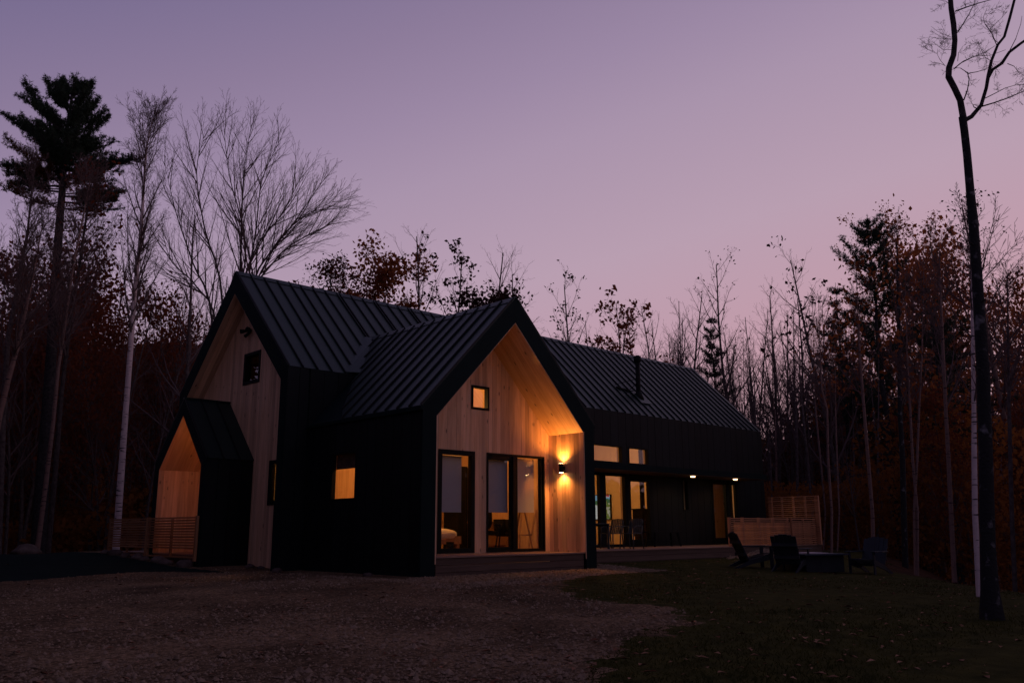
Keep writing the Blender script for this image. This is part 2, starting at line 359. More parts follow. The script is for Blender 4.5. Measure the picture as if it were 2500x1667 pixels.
# wide terrain beyond the yard
hx = np.concatenate([np.arange(-160, -18, 4), np.arange(-18, 26, 1), np.arange(26, 90, 2), np.arange(90, 240, 6)]).astype(float)
hy = np.concatenate([np.arange(-160, -18, 4), np.arange(-18, 22, 1), np.arange(22, 120, 2), np.arange(120, 320, 6)]).astype(float)
X2, Y2 = np.meshgrid(hx, hy, indexing='ij'); Z2 = zg(X2, Y2)+.5*(vnoise(X2, Y2, 7)-.5)*sstep(20, 40, np.hypot(X2-4, Y2-2))
ins = (X2 > GX0-.5) & (X2 < GX1+.5) & (Y2 > GY0-.5) & (Y2 < GY1+.5); Z2 = Z2-.06*ins
id2 = np.arange(X2.size).reshape(X2.shape)
q2 = np.stack([id2[:-1, :-1], id2[1:, :-1], id2[1:, 1:], id2[:-1, 1:]], -1).reshape(-1, 4)
mx_ = (X2[:-1, :-1]+X2[1:, 1:]).ravel()/2; my_ = (Y2[:-1, :-1]+Y2[1:, 1:]).ravel()/2
keep = ~((mx_ > GX0) & (mx_ < GX1) & (my_ > GY0) & (my_ < GY1))
tag(fast('woodland_terrain', np.stack([X2.ravel(), Y2.ravel(), Z2.ravel()], -1), q2[keep], M['forest_floor'], smooth=True), kind='structure')

# ------------------------------------------------------------------ the house
house = thing('house', 'black metal clad house with steep gables and pale pine end walls, lit from inside', 'house')
# cross gable (front) and long main gable, metres
CW, CE, CA, CT, CAI, CR = 5.307, 3.554, 6.295, .366, 5.712, 1.2
CEI = CAI-SL1*(CW/2-CT)
YM, YB, XL, XR, ME, MA = 4.55, 10.764, -.619, 20.983, 4.934, 7.953
YR = (YM+YB)/2; MT = .30; MAI = MA-.60; XW = -.10; DK = .50; BASE = -.1
def mz(y): return ME+SL2*(min(y, 2*YR-y)-YM)
def mzi(y): return MAI-SL2*abs(y-YR)
def cz(x): return CE+SL1*(min(x, CW-x))
def czi(x): return CAI-SL1*abs(x-CW/2)

def board_wall(parent, mk, a0, a1, zb, top, n, width, holes, m, name='board', proud=.0025, gap=.003, cuts=(), thick=.022, reg=None):
    """upright boards from a0 to a1; mk(a, z) -> 3D point on the face, n = outward offset; holes (a0, a1, z0, z1)"""
    xs = []; x = a0; k = 0
    while x < a1-.02: xs.append(x); x += width
    xs.append(a1)
    allc = sorted(set([round(c, 4) for c in xs]+[round(c, 4) for c in cuts if a0 < c < a1]+[round(h[i], 4) for h in holes for i in (0, 1) if a0 < h[i] < a1]))
    real = set(round(c, 4) for c in xs)
    nv = Vector(n).normalized()
    for u, v in zip(allc[:-1], allc[1:]):
        if v-u < .012: continue
        g0 = gap/2 if u in real else 0; g1 = gap/2 if v in real else 0
        spans = [(zb, None)]
        for h in holes:
            if u >= h[0]-1e-3 and v <= h[1]+1e-3:
                new = []
                for s0, s1 in spans:
                    e = s1 if s1 is not None else 99
                    if h[2] >= e or h[3] <= s0: new.append((s0, s1)); continue
                    if h[2] > s0+.01: new.append((s0, h[2]))
                    if h[3] < e: new.append((h[3], s1))
                spans = new
        for s0, s1 in spans:
            t0, t1 = (top(u+g0), top(v-g1)) if s1 is None else (s1, s1)
            if max(t0, t1) < s0+.01: continue
            pr = nv*(thick+RN.uniform(-proud, proud))
            pts = [mk(u+g0, s0), mk(v-g1, s0), mk(v-g1, max(t1, s0+.002)), mk(u+g0, max(t0, s0+.002))]
            o = prism(name, pts, pr, m, parent)
            if reg is not None: reg.append(o)
def backing(name, mk, n, a0, a1, zb, top, holes, m, parent, cuts=()):
    """solid wall behind the boards, in pieces round the openings, as one mesh"""
    allc = sorted(set([a0, a1]+[c for c in cuts if a0 < c < a1]+[h[i] for h in holes for i in (0, 1) if a0 < h[i] < a1])); L = []
    for u, v in zip(allc[:-1], allc[1:]):
        spans = [(zb, None)]
        for h in holes:
            if u >= h[0]-1e-3 and v <= h[1]+1e-3:
                new = []
                for s0, s1 in spans:
                    e = s1 if s1 is not None else 99
                    if h[2] >= e or h[3] <= s0: new.append((s0, s1)); continue
                    if h[2] > s0+.01: new.append((s0, h[2]))
                    if h[3] < e: new.append((h[3], s1))
                spans = new
        for s0, s1 in spans:
            t0, t1 = (top(u), top(v)) if s1 is None else (s1, s1)
            L.append(([mk(u, s0), mk(v, s0), mk(v, t1), mk(u, t0)], n))
    V, Fc = pack(L); return raw(name, V, Fc, m, parent)
def window(parent, mk, n, a0, a1, z0, z1, fw=.06, mull=(), depth=.13, proud=.03, name='window', panes=True, rails=None):
    """frame (part) with one glass pane per opening (sub-parts). n = outward unit vector"""
    n = Vector(n); L = []
    def fr(b0, b1, c0, c1, d0=-depth+proud, d1=proud):
        pts = [Vector(mk(b0, c0))+n*d0, Vector(mk(b1, c0))+n*d0, Vector(mk(b1, c1))+n*d0, Vector(mk(b0, c1))+n*d0]
        L.append((pts, n*(d1-d0)))
    fr(a0, a1, z0, z0+fw); fr(a0, a1, z1-fw, z1); fr(a0, a0+fw, z0+fw, z1-fw); fr(a1-fw, a1, z0+fw, z1-fw)
    edges = [a0+fw]
    for (c, w) in mull: fr(c-w/2, c+w/2, z0+fw, z1-fw); edges += [c-w/2, c+w/2]
    edges.append(a1-fw)
    rb = rails or {}
    for i in range(0, len(edges), 2):
        if i//2 in rb:
            lo, hi, sd = rb[i//2]
            fr(edges[i], edges[i+1], z0+fw, z0+fw+lo, -.085, .012); fr(edges[i], edges[i+1], z1-fw-hi, z1-fw, -.085, .012)
            if sd: fr(edges[i], edges[i]+sd, z0+fw+lo, z1-fw-hi, -.085, .012); fr(edges[i+1]-sd, edges[i+1], z0+fw+lo, z1-fw-hi, -.085, .012)
    V, Fc = pack(L); f = raw(name, V, Fc, M['frame'], parent)
    if panes:
        for i in range(0, len(edges), 2):
            u, v = edges[i], edges[i+1]; lo = hi = sd = 0
            if i//2 in rb: lo, hi, sd = rb[i//2]
            c0, c1 = z0+fw+lo, z1-fw-hi
            pts = [Vector(mk(u+sd, c0))-n*.05, Vector(mk(v-sd, c0))-n*.05, Vector(mk(v-sd, c1))-n*.05, Vector(mk(u+sd, c1))-n*.05]
            raw('pane', pts, [(0, 1, 2, 3)], M['glass'], f)
    return f

# --- cross gable: end wall of pine boards set back in the shell
mkF = lambda a, z: (a, CR, z)
WL = (1.36, 2.44, DK+.02, 2.80); DR = (2.81, 4.744, DK+.02, 2.80); AT = (2.328, 2.884, 3.789, 4.356)
gw = backing('gable_end_wall', mkF, (0, .10, 0), CT, CW-CT, DK-.3, lambda a: czi(a)+.02, [WL, DR, AT], M['plaster'], house, cuts=(CW/2,))
board_wall(gw, mkF, CT+.004, CW-CT-.004, DK, lambda a: czi(a)-.004, (0, -1, 0), .138, [WL, DR, AT], M['pine'], cuts=(CW/2,))
window(house, mkF, (0, -1, 0), *WL, fw=.105, proud=.045)
window(house, mkF, (0, -1, 0), *AT, fw=.05, proud=.045)
dr = window(house, mkF, (0, -1, 0), *DR, fw=.05, mull=((3.715, .12),), proud=.045, name='patio_door', rails={0: (.06, .10, .03), 1: (.01, .0, .06)})
box('handle', 3.60, 3.62, CR-.10, CR-.05, 1.42, 1.62, M['black'], dr)
# return walls and sloping soffits of the recess
rw = box('return_wall', CW-CT+.001, CW-.03, .05, YM+1.5, BASE, CEI+.2, M['trim'], house)
board_wall(rw, lambda a, z: (CW-CT, a, z), .012, CR-.024, DK, lambda a: CEI-.003, (-1, 0, 0), .148, [], M['pine'], thick=.018)
lw = box('return_wall', .03, CT-.001, .05, CR+.10, BASE, CEI+.2, M['trim'], house)
board_wall(lw, lambda a, z: (CT, a, z), .012, CR-.024, DK, lambda a: CEI-.003, (1, 0, 0), .148, [], M['pine'], thick=.018)
boxes('side_wall_core', [(.032, .15, CR+.102, 2.36, BASE, 3.3), (.032, .15, 3.40, YM, BASE, 3.3), (.032, .15, 2.362, 3.398, BASE, 1.67), (.032, .15, 2.362, 3.398, 2.78, 3.3)], M['pine'], house)
nR = Vector((SL1, 0, 1)).normalized(); nL = Vector((-SL1, 0, 1)).normalized()
def slope_boards(parent, p_low, p_top, axis, n, m, a0, a1, width, name='board', thick=.02):
    """boards running up a slope, laid side by side along axis"""
    x = a0; axis = Vector(axis)
    while x < a1-.03:
        e = min(x+width, a1); A = Vector(p_low)+axis*(x+.0015); B = Vector(p_low)+axis*(e-.0015)
        D_ = Vector(p_top)+axis*(x+.0015); C_ = Vector(p_top)+axis*(e-.0015)
        prism(name, [A, B, C_, D_], n*-(thick+RN.uniform(-.002, .002)), m, parent); x = e
for sgn, nn, mm in ((1, nR, 'pine_sr'), (-1, nL, 'pine_sl')):
    xe = CW-CT if sgn > 0 else CT
    # structure of the slope between soffit and roof skin
    xo = CW if sgn > 0 else 0
    sf = prism('roof_slope', [(xe, .06, CEI), (CW/2, .06, CAI), (CW/2, .06, CA-.03), (xo+(.034 if sgn < 0 else -.034), .06, CE-.03), (xo+(.034 if sgn < 0 else -.034), .06, CEI-.25), (xe, .06, CEI-.25)], (0, 5.6, 0), M['trim'], house)
    slope_boards(sf, (xe-sgn*.004, 0, CEI+.006-.004), (CW/2+sgn*.004, 0, CAI-.004), (0, 1, 0), nn, M[mm], .012, CR-.024, .39)
    prism('room_ceiling', [(xe, CR+.11, CEI-.002), (CW/2, CR+.11, CAI-.002), (CW/2, CR+.11, CAI-.022), (xe, CR+.11, CEI-.024)], (0, 4.38, 0), M[mm], house)
    # fascia: raking board and upright jamb, black metal
    prism('rake_fascia', [(xe, 0, CEI), (CW/2+sgn*.001, 0, CAI), (CW/2+sgn*.001, 0, CA), (xo, 0, CE)], (0, .055, 0), M['trim'], house)
    prism('jamb_fascia', [(xo, 0, BASE), (xe, 0, BASE), (xe, 0, CEI-.002), (xo, 0, CE-.002)], (0, .052, 0), M['trim'], house)
    j = prism('corner_board', [(xe-sgn*.018, -.004, .35), (xe-sgn*.018, .012, .35), (xe-sgn*.018, .012, CEI), (xe-sgn*.018, -.004, CEI)], (sgn*.022, 0, 0), M['pine'], house)
    # standing seam panels
    PW = .423; y = 0.0; yend = YM+(CA-ME)/SL2
    while y < yend-.02:
        e = min(y+PW, yend)
        if y < YM-.01 < e-.01: e = YM
        zl = [max(CE, ME+SL2*(yy-YM)) for yy in (y, e)]
        px = [(zz-CE)/SL1 for zz in zl]
        tx = lambda q: q if sgn < 0 else CW-q
        zp = CA-.02; xp = (zp-CE)/SL1
        if min(zl) < zp:
            pts = [(tx(px[0])+sgn*.03*(zl[0] == CE), y+.001, zl[0]-.03*(zl[0] == CE)), (tx(min(px[1], xp)), e-.001, min(zl[1], zp)), (tx(xp), e-.001, zp), (tx(xp), y+.001, zp)]
            if zl[0] == CE and zl[1] == CE: pts[1] = (tx(0)+sgn*.03, e-.001, CE-.03)
            prism('roof_panel', pts, nn*.012, M['roof'], house)
            ys = y if y > 0 else .012
            a_, b_ = Vector(pts[0])+nn*.012, Vector(pts[3])+nn*.012
            a_.y = b_.y = ys; V, Fc = pack([bar(a_+nn*.019, b_+nn*.019, .030, .040, nn)]); raw('standing_seam', V, Fc, M['seam'], house)
        y = e
    prism('eave_trim', [(xo, .0, CE), (xo+sgn*.05, .0, CE-.045), (xo+sgn*.05, .0, CE-.12), (xo, .0, CE-.12)], (0, YM-.03, 0), M['trim'], house)
bars('ridge_cap', [((CW/2-.07, -.015, CA-.045), (CW/2-.07, 6.05, CA-.045), .20, .018, nL), ((CW/2+.07, -.015, CA-.045), (CW/2+.07, 6.05, CA-.045), .20, .018, nR)], M['roof'], house)
# valley flashing, left and right
for sgn in (-1, 1):
    x0 = (ME-CE)/SL1; a = Vector((x0 if sgn < 0 else CW-x0, YM, ME)); b = Vector((CW/2, YM+(CA-ME)/SL2, CA)); d = b-a
    prism('valley_flashing', [a+Vector((sgn*.30, .0, .02)), b+Vector((sgn*.16, 0, .02)), b+Vector((0, -.0, .022)), b+Vector((0, -.25, -.03)), a+Vector((-sgn*.10, -.22, .012))], (0, 0, .016), M['roof'], house)

# --- main gable: left end wall of pine boards, set back
mkG = lambda a, z: (XW, a, z)
nX = (-1, 0, 0)
AW = (6.89, 7.82, 4.87, 5.74); LW = (5.05, 6.09, 1.64, 2.75)
gm = backing('gable_end_wall', mkG, (.10, 0, 0), YM+MT, YB-MT, BASE, lambda a: mzi(a)+.02, [AW, LW], M['plaster'], house, cuts=(YR,))
board_wall(gm, mkG, YM+MT+.004, YB-MT-.004, BASE, lambda a: mzi(a)-.004, nX, .142, [AW, LW], M['pine'], cuts=(YR,))
window(house, mkG, nX, *AW, fw=.085, proud=.04); window(house, mkG, nX, *LW, fw=.11, proud=.04)
for sgn, nn, mm in ((-1, Vector((0, -SL2, 1)).normalized(), 'pine_gr'), (1, Vector((0, SL2, 1)).normalized(), 'pine_gl')):
    yo = YM if sgn < 0 else YB; ye = yo-sgn*MT; ei = mzi(ye)
    sf = prism('roof_slope', [(XL+.05, ye, ei), (XL+.05, YR, MAI), (XL+.05, YR, MA-.03), (XL+.05, yo-sgn*.036, ME-.03), (XL+.05, yo-sgn*.036, ei-.2), (XL+.05, ye, ei-.2)], (XR-XL-.1, 0, 0), M['trim'], house)
    slope_boards(sf, (0, ye, ei-.001), (0, YR, MAI-.001), (1, 0, 0), nn, M[mm], XL+.012, XW-.024, .165)
    prism('rake_fascia', [(XL, ye, ei), (XL, YR+sgn*.001, MAI), (XL, YR+sgn*.001, MA), (XL, yo, ME)], (.055, 0, 0), M['trim'], house)
    prism('jamb_fascia', [(XL, yo, BASE), (XL, ye, BASE), (XL, ye, ei-.002), (XL, yo, ME-.002)], (.052, 0, 0), M['trim'], house)
    box('return_wall', XL+.05, XW+.2, min(yo-sgn*.03, ye), max(yo-sgn*.03, ye), BASE, ei, M['trim'], house)
    prism('rake_fascia', [(XR-.055, ye, ei-.4), (XR-.055, YR+sgn*.001, MAI), (XR-.055, YR+sgn*.001, MA), (XR-.055, yo, ME)], (.055, 0, 0), M['trim'], house)
    PW = .405 if sgn < 0 else 3.6; x = XL; nn2 = nn
    while x < XR-.02:
        e = min(x+PW, XR)
        for bk in ((ME-CE)/SL1, CW/2, CW-(ME-CE)/SL1, CW):
            if sgn < 0 and x < bk-.01 < e-.01: e = bk; break
        def low(xx):
            if sgn < 0 and 0 < xx < CW: return max(ME, cz(xx))
            return ME
        zl = [low(x), low(e)]; zp = MA-.02; yy = lambda z: yo-sgn*(z-ME)/SL2
        if min(zl) < zp:
            pts = [(x+.001, yy(zl[0])+sgn*.03*(zl[0] == ME), zl[0]-.03*(zl[0] == ME)), (e-.001, yy(min(zl[1], zp))+sgn*.03*(zl[1] == ME), min(zl[1], zp)-.03*(zl[1] == ME)), (e-.001, yy(zp), zp), (x+.001, yy(zp), zp)]
            prism('roof_panel', pts, nn*.012, M['roof'], house)
            if sgn < 0:
                a_ = Vector(pts[0])+nn*.031; b_ = Vector(pts[3])+nn*.031
                if x == XL: a_.x = b_.x = x+.014
                V, Fc = pack([bar(a_, b_, .030, .040, nn)]); raw('standing_seam', V, Fc, M['seam'], house)
        x = e
bars('ridge_cap', [((XL-.012, YR-.07, MA-.04), (XR+.012, YR-.07, MA-.04), .20, .018, Vector((0, -SL2, 1)).normalized()), ((XL-.012, YR+.07, MA-.04), (XR+.012, YR+.07, MA-.04), .20, .018, Vector((0, SL2, 1)).normalized())], M['roof'], house)

# --- black siding: front wall of the main house, side walls of the cross gable, far end
mkM = lambda a, z: (a, YM, z); nY = (0, -1, 0)
T1 = (10.40, 11.97, 3.17, 3.77); T2 = (12.28, 13.39, 3.17, 3.77)
D1 = (9.60, 12.10, .48, 2.82); D2 = (12.12, 13.55, .48, 2.82); RD = (17.15, 18.95, .48, 2.86); SW = (15.30, 15.66, 1.66, 2.80)
HOLES = [T1, T2, D1, D2, RD, SW]
mw = backing('front_wall', mkM, (0, .22, 0), CW-CT, XR-.03, BASE, lambda a: ME-.1, HOLES, M['plaster'], house)
board_wall(mw, mkM, CW+.001, XR-.02, BASE, lambda a: ME-.03, nY, .405, HOLES, M['siding'], name='siding_panel', gap=.012, proud=.002, thick=.03)
mw2 = backing('front_wall', mkM, (0, .22, 0), XL+.05, CT, BASE, lambda a: ME-.1, [], M['trim'], house)
board_wall(mw2, mkM, XL+.001, -.032, BASE, lambda a: ME-.03, nY, .33, [], M['siding'], name='siding_panel', gap=.012, proud=.002, thick=.03)
board_wall(mw2, mkM, 0.0, (ME-CE)/SL1, CE+.0, lambda a: ME-.03, nY, .40, [], M['siding'], name='siding_panel', gap=.012, proud=.002, thick=.03)
SWN = (2.36, 3.40, 1.67, 2.78)
sw_ = box('side_wall', .0, .028, .056, YM-.032, BASE, BASE+.3, M['trim'], house)
board_wall(sw_, lambda a, z: (.03, a, z), .056, YM-.032, BASE, lambda a: CE-.03, (-1, 0, 0), .32, [SWN], M['siding'], name='siding_panel', gap=.012, proud=.002, thick=.03)
window(house, lambda a, z: (.03, a, z), (-1, 0, 0), *SWN, fw=.055, depth=.10, proud=.035)
box('side_wall', CW-.03, CW, .056, YM-.03, BASE, CE-.05, M['siding'], house)
ew = prism('end_wall', [(XR-.1, YM+.02, BASE), (XR-.1, YB-.02, BASE), (XR-.1, YB-.02, ME-.05), (XR-.1, YR, MA-.06), (XR-.1, YM+.02, ME-.05)], (.08, 0, 0), M['siding'], house)
box('rear_wall', XL+.05, XR-.02, YB-.03, YB, BASE, ME-.03, M['siding'], house)
window(house, mkM, nY, *T1, fw=.05, proud=.045); window(house, mkM, nY, *T2, fw=.05, proud=.045)
window(house, mkM, nY, *D1, fw=.07, mull=((10.89, .30),), proud=.05, name='patio_door')
window(house, mkM, nY, *D2, fw=.21, proud=.05, name='patio_door')
window(house, mkM, nY, *RD, fw=.10, mull=((18.24, .14),), proud=.05, name='patio_door', rails={0: (.12, .08, .03), 1: (.12, .08, .03)})
window(house, mkM, nY, *SW, fw=.05, proud=.045)
# canopy over the deck with its end wall
cp = box('canopy', CW+.002, 19.25, 3.40, YM-.034, 2.86, 3.05, M['trim'], house)
x = CW+.01
while x < 19.2:
    e = min(x+1.2, 19.24); yb = 3.42
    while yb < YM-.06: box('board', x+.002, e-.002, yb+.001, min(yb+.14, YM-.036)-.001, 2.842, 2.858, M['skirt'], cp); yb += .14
    x = e
# gutter strip above the transoms
box('drip_edge', CW+.002, XR-.03, YM-.045, YM-.032, 3.06, 3.10, M['trim'], house)

# --- rooms behind the glass
FLOOR = DK-.02
box('room_floor', .16, CW-CT, CR+.10, 5.6, FLOOR-.1, FLOOR, M['floor'], house)
bw = box('room_wall', .38, CW-CT, 5.6, 5.66, FLOOR, 5.7, M['plaster'], house)
# pine clad inner side walls of the bedroom
for xx, s in ((CW-CT-.012, -1), (CT+.002, 1)):
    if s < 0: box('room_wall', xx-.004, xx+.01, CR+.102, 5.6, FLOOR, CEI, M['pine'], house)
box('partition', .16, 2.9, YM-.02, YM-.001+.0,  FLOOR, 2.95, M['pine'], house)
# long living room
box('room_floor', CW-CT+.02, 16.5, YM+.23, YB-.05, FLOOR-.1, FLOOR, M['floor'], house)
box('room_ceiling', CW-CT+.02, 16.5, YM+.23, YB-.3, 4.62, 4.66, M['plaster'], house)
box('room_wall', 16.5, 16.6, YM+.23, YB-.05, FLOOR, 4.62, M['plaster'], house)
box('room_wall', CW-CT+.02, 16.5, YB-.12, YB-.05, FLOOR, 4.62, M['plaster'], house)
box('room_wall', CW-CT+.02, CW-CT+.10, 6.2, YB-.12, FLOOR, 4.62, M['plaster'], house)
box('room_wall', 15.05, 15.10, YM+.23, 5.9, FLOOR, 4.62, M['plaster'], house)  # closet wall added to block living room light from the small window
box('room_wall', 15.05, 16.49, 5.9, 5.95, FLOOR, 4.62, M['plaster'], house)  # second added wall, closing off the same light
# dim room at the far end
box('room_floor', 16.62, XR-.12, YM+.23, YB-.05, FLOOR-.1, FLOOR, M['floor'], house)
box('room_ceiling', 16.62, XR-.12, YM+.23, YB-.3, 3.0, 3.05, M['plaster'], house)
box('room_wall', 16.62, XR-.12, 6.4, 6.5, FLOOR, 3.0, M['pine'], house)
# entrance hall behind the left gable
box('room_floor', .0, 4.9, 6.72, YB-.05, FLOOR-.1, FLOOR, M['floor'], house)
box('room_ceiling', .02, .37, YM+.23, 6.7, 3.20, 3.24, M['plaster'], house)
box('room_ceiling', .02, 4.9, 6.72, YB-.3, 3.20, 3.24, M['plaster'], house)
box('room_wall', .02, 4.9, YB-.42, YB-.37, FLOOR, 3.2, M['plaster'], house)
box('room_wall', 4.9, 4.98, 6.72, YB-.05, FLOOR, 3.2, M['plaster'], house)
box('room_wall', .38, .40, 4.78, 6.6, FLOOR, 3.2, M['plaster'], house)

# --- entry porch on the left gable
PX0, PY0, PY1, PE, PA, PT = -1.41, 6.95, 10.13, 2.83, 4.47, .26
PYM = (PY0+PY1)/2; SP = (PA-PE)/(PYM-PY0); PAI = PA-.44; 
def pzi(y): return PAI-SP*abs(y-PYM)
M['pine_pl'] = wood('pine_slope', (0, 1, -SP), PINE1, PINE2); M['pine_pr'] = wood('pine_slope', (0, 1, SP), PINE1, PINE2)
PEI = pzi(PY0+PT); PB = .0
for sgn in (-1, 1):
    yo = PY0 if sgn < 0 else PY1; ye = yo-sgn*PT; nn = Vector((0, sgn*SP, 1)).normalized()
    pw = box('porch_wall', PX0+.04, XW-.024, min(yo-sgn*.032, ye), max(yo-sgn*.032, ye), PB-.1, PEI, M['trim'], house)
    board_wall(pw, (lambda a, z: (a, ye, z)), PX0+.012, XW-.026, .46, lambda a: PEI-.003, (0, -sgn, 0), .142, [], M['pine'], thick=.018)
    board_wall(pw, (lambda a, z: (a, yo-sgn*.03, z)), PX0+.02, XW-.026, PB-.1, lambda a: PE-.03, (0, sgn, 0), .32, [], M['siding'], name='siding_panel', gap=.012, thick=.03)
    sf = prism('porch_slope', [(PX0+.04, ye, PEI), (PX0+.04, PYM, PAI), (PX0+.04, PYM, PA-.02), (PX0+.04, yo, PE-.02)], (XW-.026-PX0-.04, 0, 0), M['trim'], house)
    slope_boards(sf, (0, ye, PEI-.001), (0, PYM, PAI-.001), (1, 0, 0), nn, M['pine_pl' if sgn > 0 else 'pine_pr'], PX0+.012, XW-.026, .16, thick=.018)
    prism('rake_fascia', [(PX0, ye, PEI), (PX0, PYM+sgn*.001, PAI), (PX0, PYM+sgn*.001, PA), (PX0, yo, PE)], (.045, 0, 0), M['trim'], house)
    prism('jamb_fascia', [(PX0, yo, PB-.1), (PX0, ye, PB-.1), (PX0, ye, PEI-.002), (PX0, yo, PE-.002)], (.042, 0, 0), M['trim'], house)
    x = PX0
    while x < XW-.05:
        e = min(x+.437, XW-.026)
        pts = [(x+.001, yo+sgn*.03, PE-.03), (e-.001, yo+sgn*.03, PE-.03), (e-.001, PYM, PA), (x+.001, PYM, PA)]
        prism('roof_panel', pts, nn*.012, M['roof'], house)
        a_ = Vector(pts[0])+nn*.03; b_ = Vector(pts[3])+nn*.03; a_.x = b_.x = x+.014
        V, Fc = pack([bar(a_, b_, .024, .036, nn)]); raw('standing_seam', V, Fc, M['seam'], house); x = e
box('ridge_cap', PX0-.01, XW-.026, PYM-.06, PYM+.06, PA+.0, PA+.035, M['roof'], house)
ed = box('entry_door', XW-.06, XW-.024, 8.0, 8.95, .50, 2.62, M['black'], house)
box('handle', XW-.11, XW-.06, 8.80, 8.83, 1.45, 1.65, M['iron'], ed)

# --- stove flue on the roof
fl = tube('flue', [(14.03, 5.35, 5.30), (14.03, 5.35, 7.10)], .085, M['iron'], house, 14)
tube('flue_cap', [(14.03, 5.35, 7.02), (14.03, 5.35, 7.06), (14.03, 5.35, 7.24), (14.03, 5.35, 7.28)], [.10, .135, .135, .06], M['iron'], fl, 14)
tube('storm_collar', [(14.03, 5.35, 5.62), (14.03, 5.35, 5.95)], [.21, .09], M['iron'], fl, 14)
nf = Vector((0, -SL2, 1)).normalized(); c0 = Vector((14.08, 5.27, ME+SL2*(5.27-YM)))
prism('flue_flashing', [c0+Vector((-.32, -.22, -.22*SL2))+nf*.05, c0+Vector((.32, -.22, -.22*SL2))+nf*.05, c0+Vector((.32, .28, .28*SL2))+nf*.05, c0+Vector((-.32, .28, .28*SL2))+nf*.05], nf*.015, M['roof'], fl)
for dx, zt in ((-.85, 6.42), (-.55, 6.30)):
    yb = 5.75 if dx < -.7 else 5.45
    bars('flue_brace', [((14.03, 5.35, zt), (14.03+dx, yb, ME+SL2*(yb-YM)+.05), .02, .02)], M['iron'], fl)
bars('brace_foot', [((13.1, 5.62, ME+SL2*(5.62-YM)+.06), (13.9, 5.52, ME+SL2*(5.52-YM)+.06), .07, .04)], M['iron'], fl)

# ------------------------------------------------------------------ decks, railings, screens
def deck(name, label, x0, x1, y0, y1, z, along, m, skirt_sides, low):
    d = thing(name, label, 'deck', (0, 0, 0)); w = .14
    if along == 'x':
        y = y0
        while y < y1-.02: box('deck_board', x0, x1, y+.002, min(y+w, y1)-.002, z-.03+RN.uniform(-.001, .001), z, m, d); y += w
    else:
        x = x0
        while x < x1-.02: box('deck_board', x+.002, min(x+w, x1)-.002, y0, y1, z-.03+RN.uniform(-.001, .001), z, m, d); x += w
    for s in skirt_sides:
        zz = z-.034; i = 0
        while zz > low:
            b0 = max(zz-.14, low)
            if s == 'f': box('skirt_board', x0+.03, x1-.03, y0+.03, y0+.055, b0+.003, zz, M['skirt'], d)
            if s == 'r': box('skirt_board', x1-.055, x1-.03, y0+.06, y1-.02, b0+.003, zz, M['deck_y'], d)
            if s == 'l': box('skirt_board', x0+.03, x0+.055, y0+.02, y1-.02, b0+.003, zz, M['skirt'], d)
            zz -= .145
    return d
deck('recess_deck', 'narrow timber deck inside the front gable recess under the patio doors', CT+.024, CW-CT-.022, .012, CR-.05, DK, 'x', M['deck_x'], 'f', -.05)
deck('side_deck', 'long low timber deck along the right wing under the black canopy', CW+.02, 20.55, 2.0, YM-.05, .46, 'x', M['deck_x'], 'fr', -.25)
deck('porch_deck', 'timber porch deck behind the slatted railing at the left gable', -1.38, XW-.03, PY0+PT+.03, 13.05, .46, 'y', M['deck_y'], 'l', .0)

rail = thing('porch_railing', 'slatted cedar railing across the front of the entry porch', 'railing', (-1.46, 7.1, .37))
def rp(n, a, m, par=rail):
    o = box(n, *a, m, par); o.data.transform(Matrix.Translation((1.46, -7.1, -.37))); return o
for y0, y1 in ((7.08, 7.17), (10.07, 10.16), (10.18, 10.27), (12.93, 13.09)): rp('post', (-1.47, -1.39, y0, y1, .30, 1.39), M['rail_z'])
for y0, y1 in ((8.59, 8.65), (11.58, 11.64)): rp('post', (-1.452, -1.402, y0, y1, .38, 1.37), M['rail_z'])
for y0, y1 in ((7.17, 10.07), (10.27, 12.93)):
    for k in range(12):
        z = 1.372-.0675*k; rp('slat', (-1.474, -1.454, y0, y1, z-.040, z), M['rail_y'])
    rp('bottom_rail', (-1.474, -1.41, y0, y1, .37, .41), M['rail_y'])
# end return of the railing at its far left
for k in range(12):
    z = 1.372-.0675*k; rp('slat', (-1.38, -.6, 13.05, 13.07, z-.04, z), M['rail_y'])

# hot tub enclosure on the right deck
tub_panel = thing('hot_tub_railing', 'low slatted cedar railing in front of the hot tub', 'railing')
for x in (14.52, 15.32, 16.36, 17.30, 18.28): box('post', x-.045, x+.045, 2.12, 2.20, .46, 1.40, M['cedar_z'], tub_panel)
for k in range(14):
    z = 1.385-.066*k; box('slat', 14.50, 18.34, 2.085, 2.115, z-.036, z, M['cedar_x'], tub_panel)
tall = thing('privacy_screen', 'tall slatted cedar privacy screen standing at the right end of the deck', 'screen')
XS = 20.2
for y, w in ((1.94, .16), (2.90, .05), (3.86, .12), (2.42, .05), (3.38, .05)): box('post', XS-.03, XS+.06, y-w/2, y+w/2, .46, 2.24, M['cedar_z'], tall)
for k in range(22):
    z = 2.235-.076*k; box('slat', XS-.055, XS-.033, 1.87, 3.95, z-.036, z, M['cedar_y'], tall)
for k in range(13):
    z = 1.385-.076*k; box('slat', 18.36, XS-.06, 2.005, 2.03, z-.036, z, M['cedar_x'], tall)
for x in (18.42, 19.28, 20.10): box('post', x-.03, x+.03, 2.032, 2.09, .46, 1.40, M['cedar_z'], tall)
tb = thing('hot_tub', 'square timber sided hot tub with dark padded cover on the deck', 'hot tub', (19.12, 3.22, .46))
for k in range(15):
    x = -1.02+k*.136
    o = box('cabinet_board', x, x+.132, -1.03, -1.0, .02, .80, M['cedar_z'], tb)
    o = box('cabinet_board', -1.03, -1.0, x, x+.132, .02, .80, M['cedar_z'], tb)
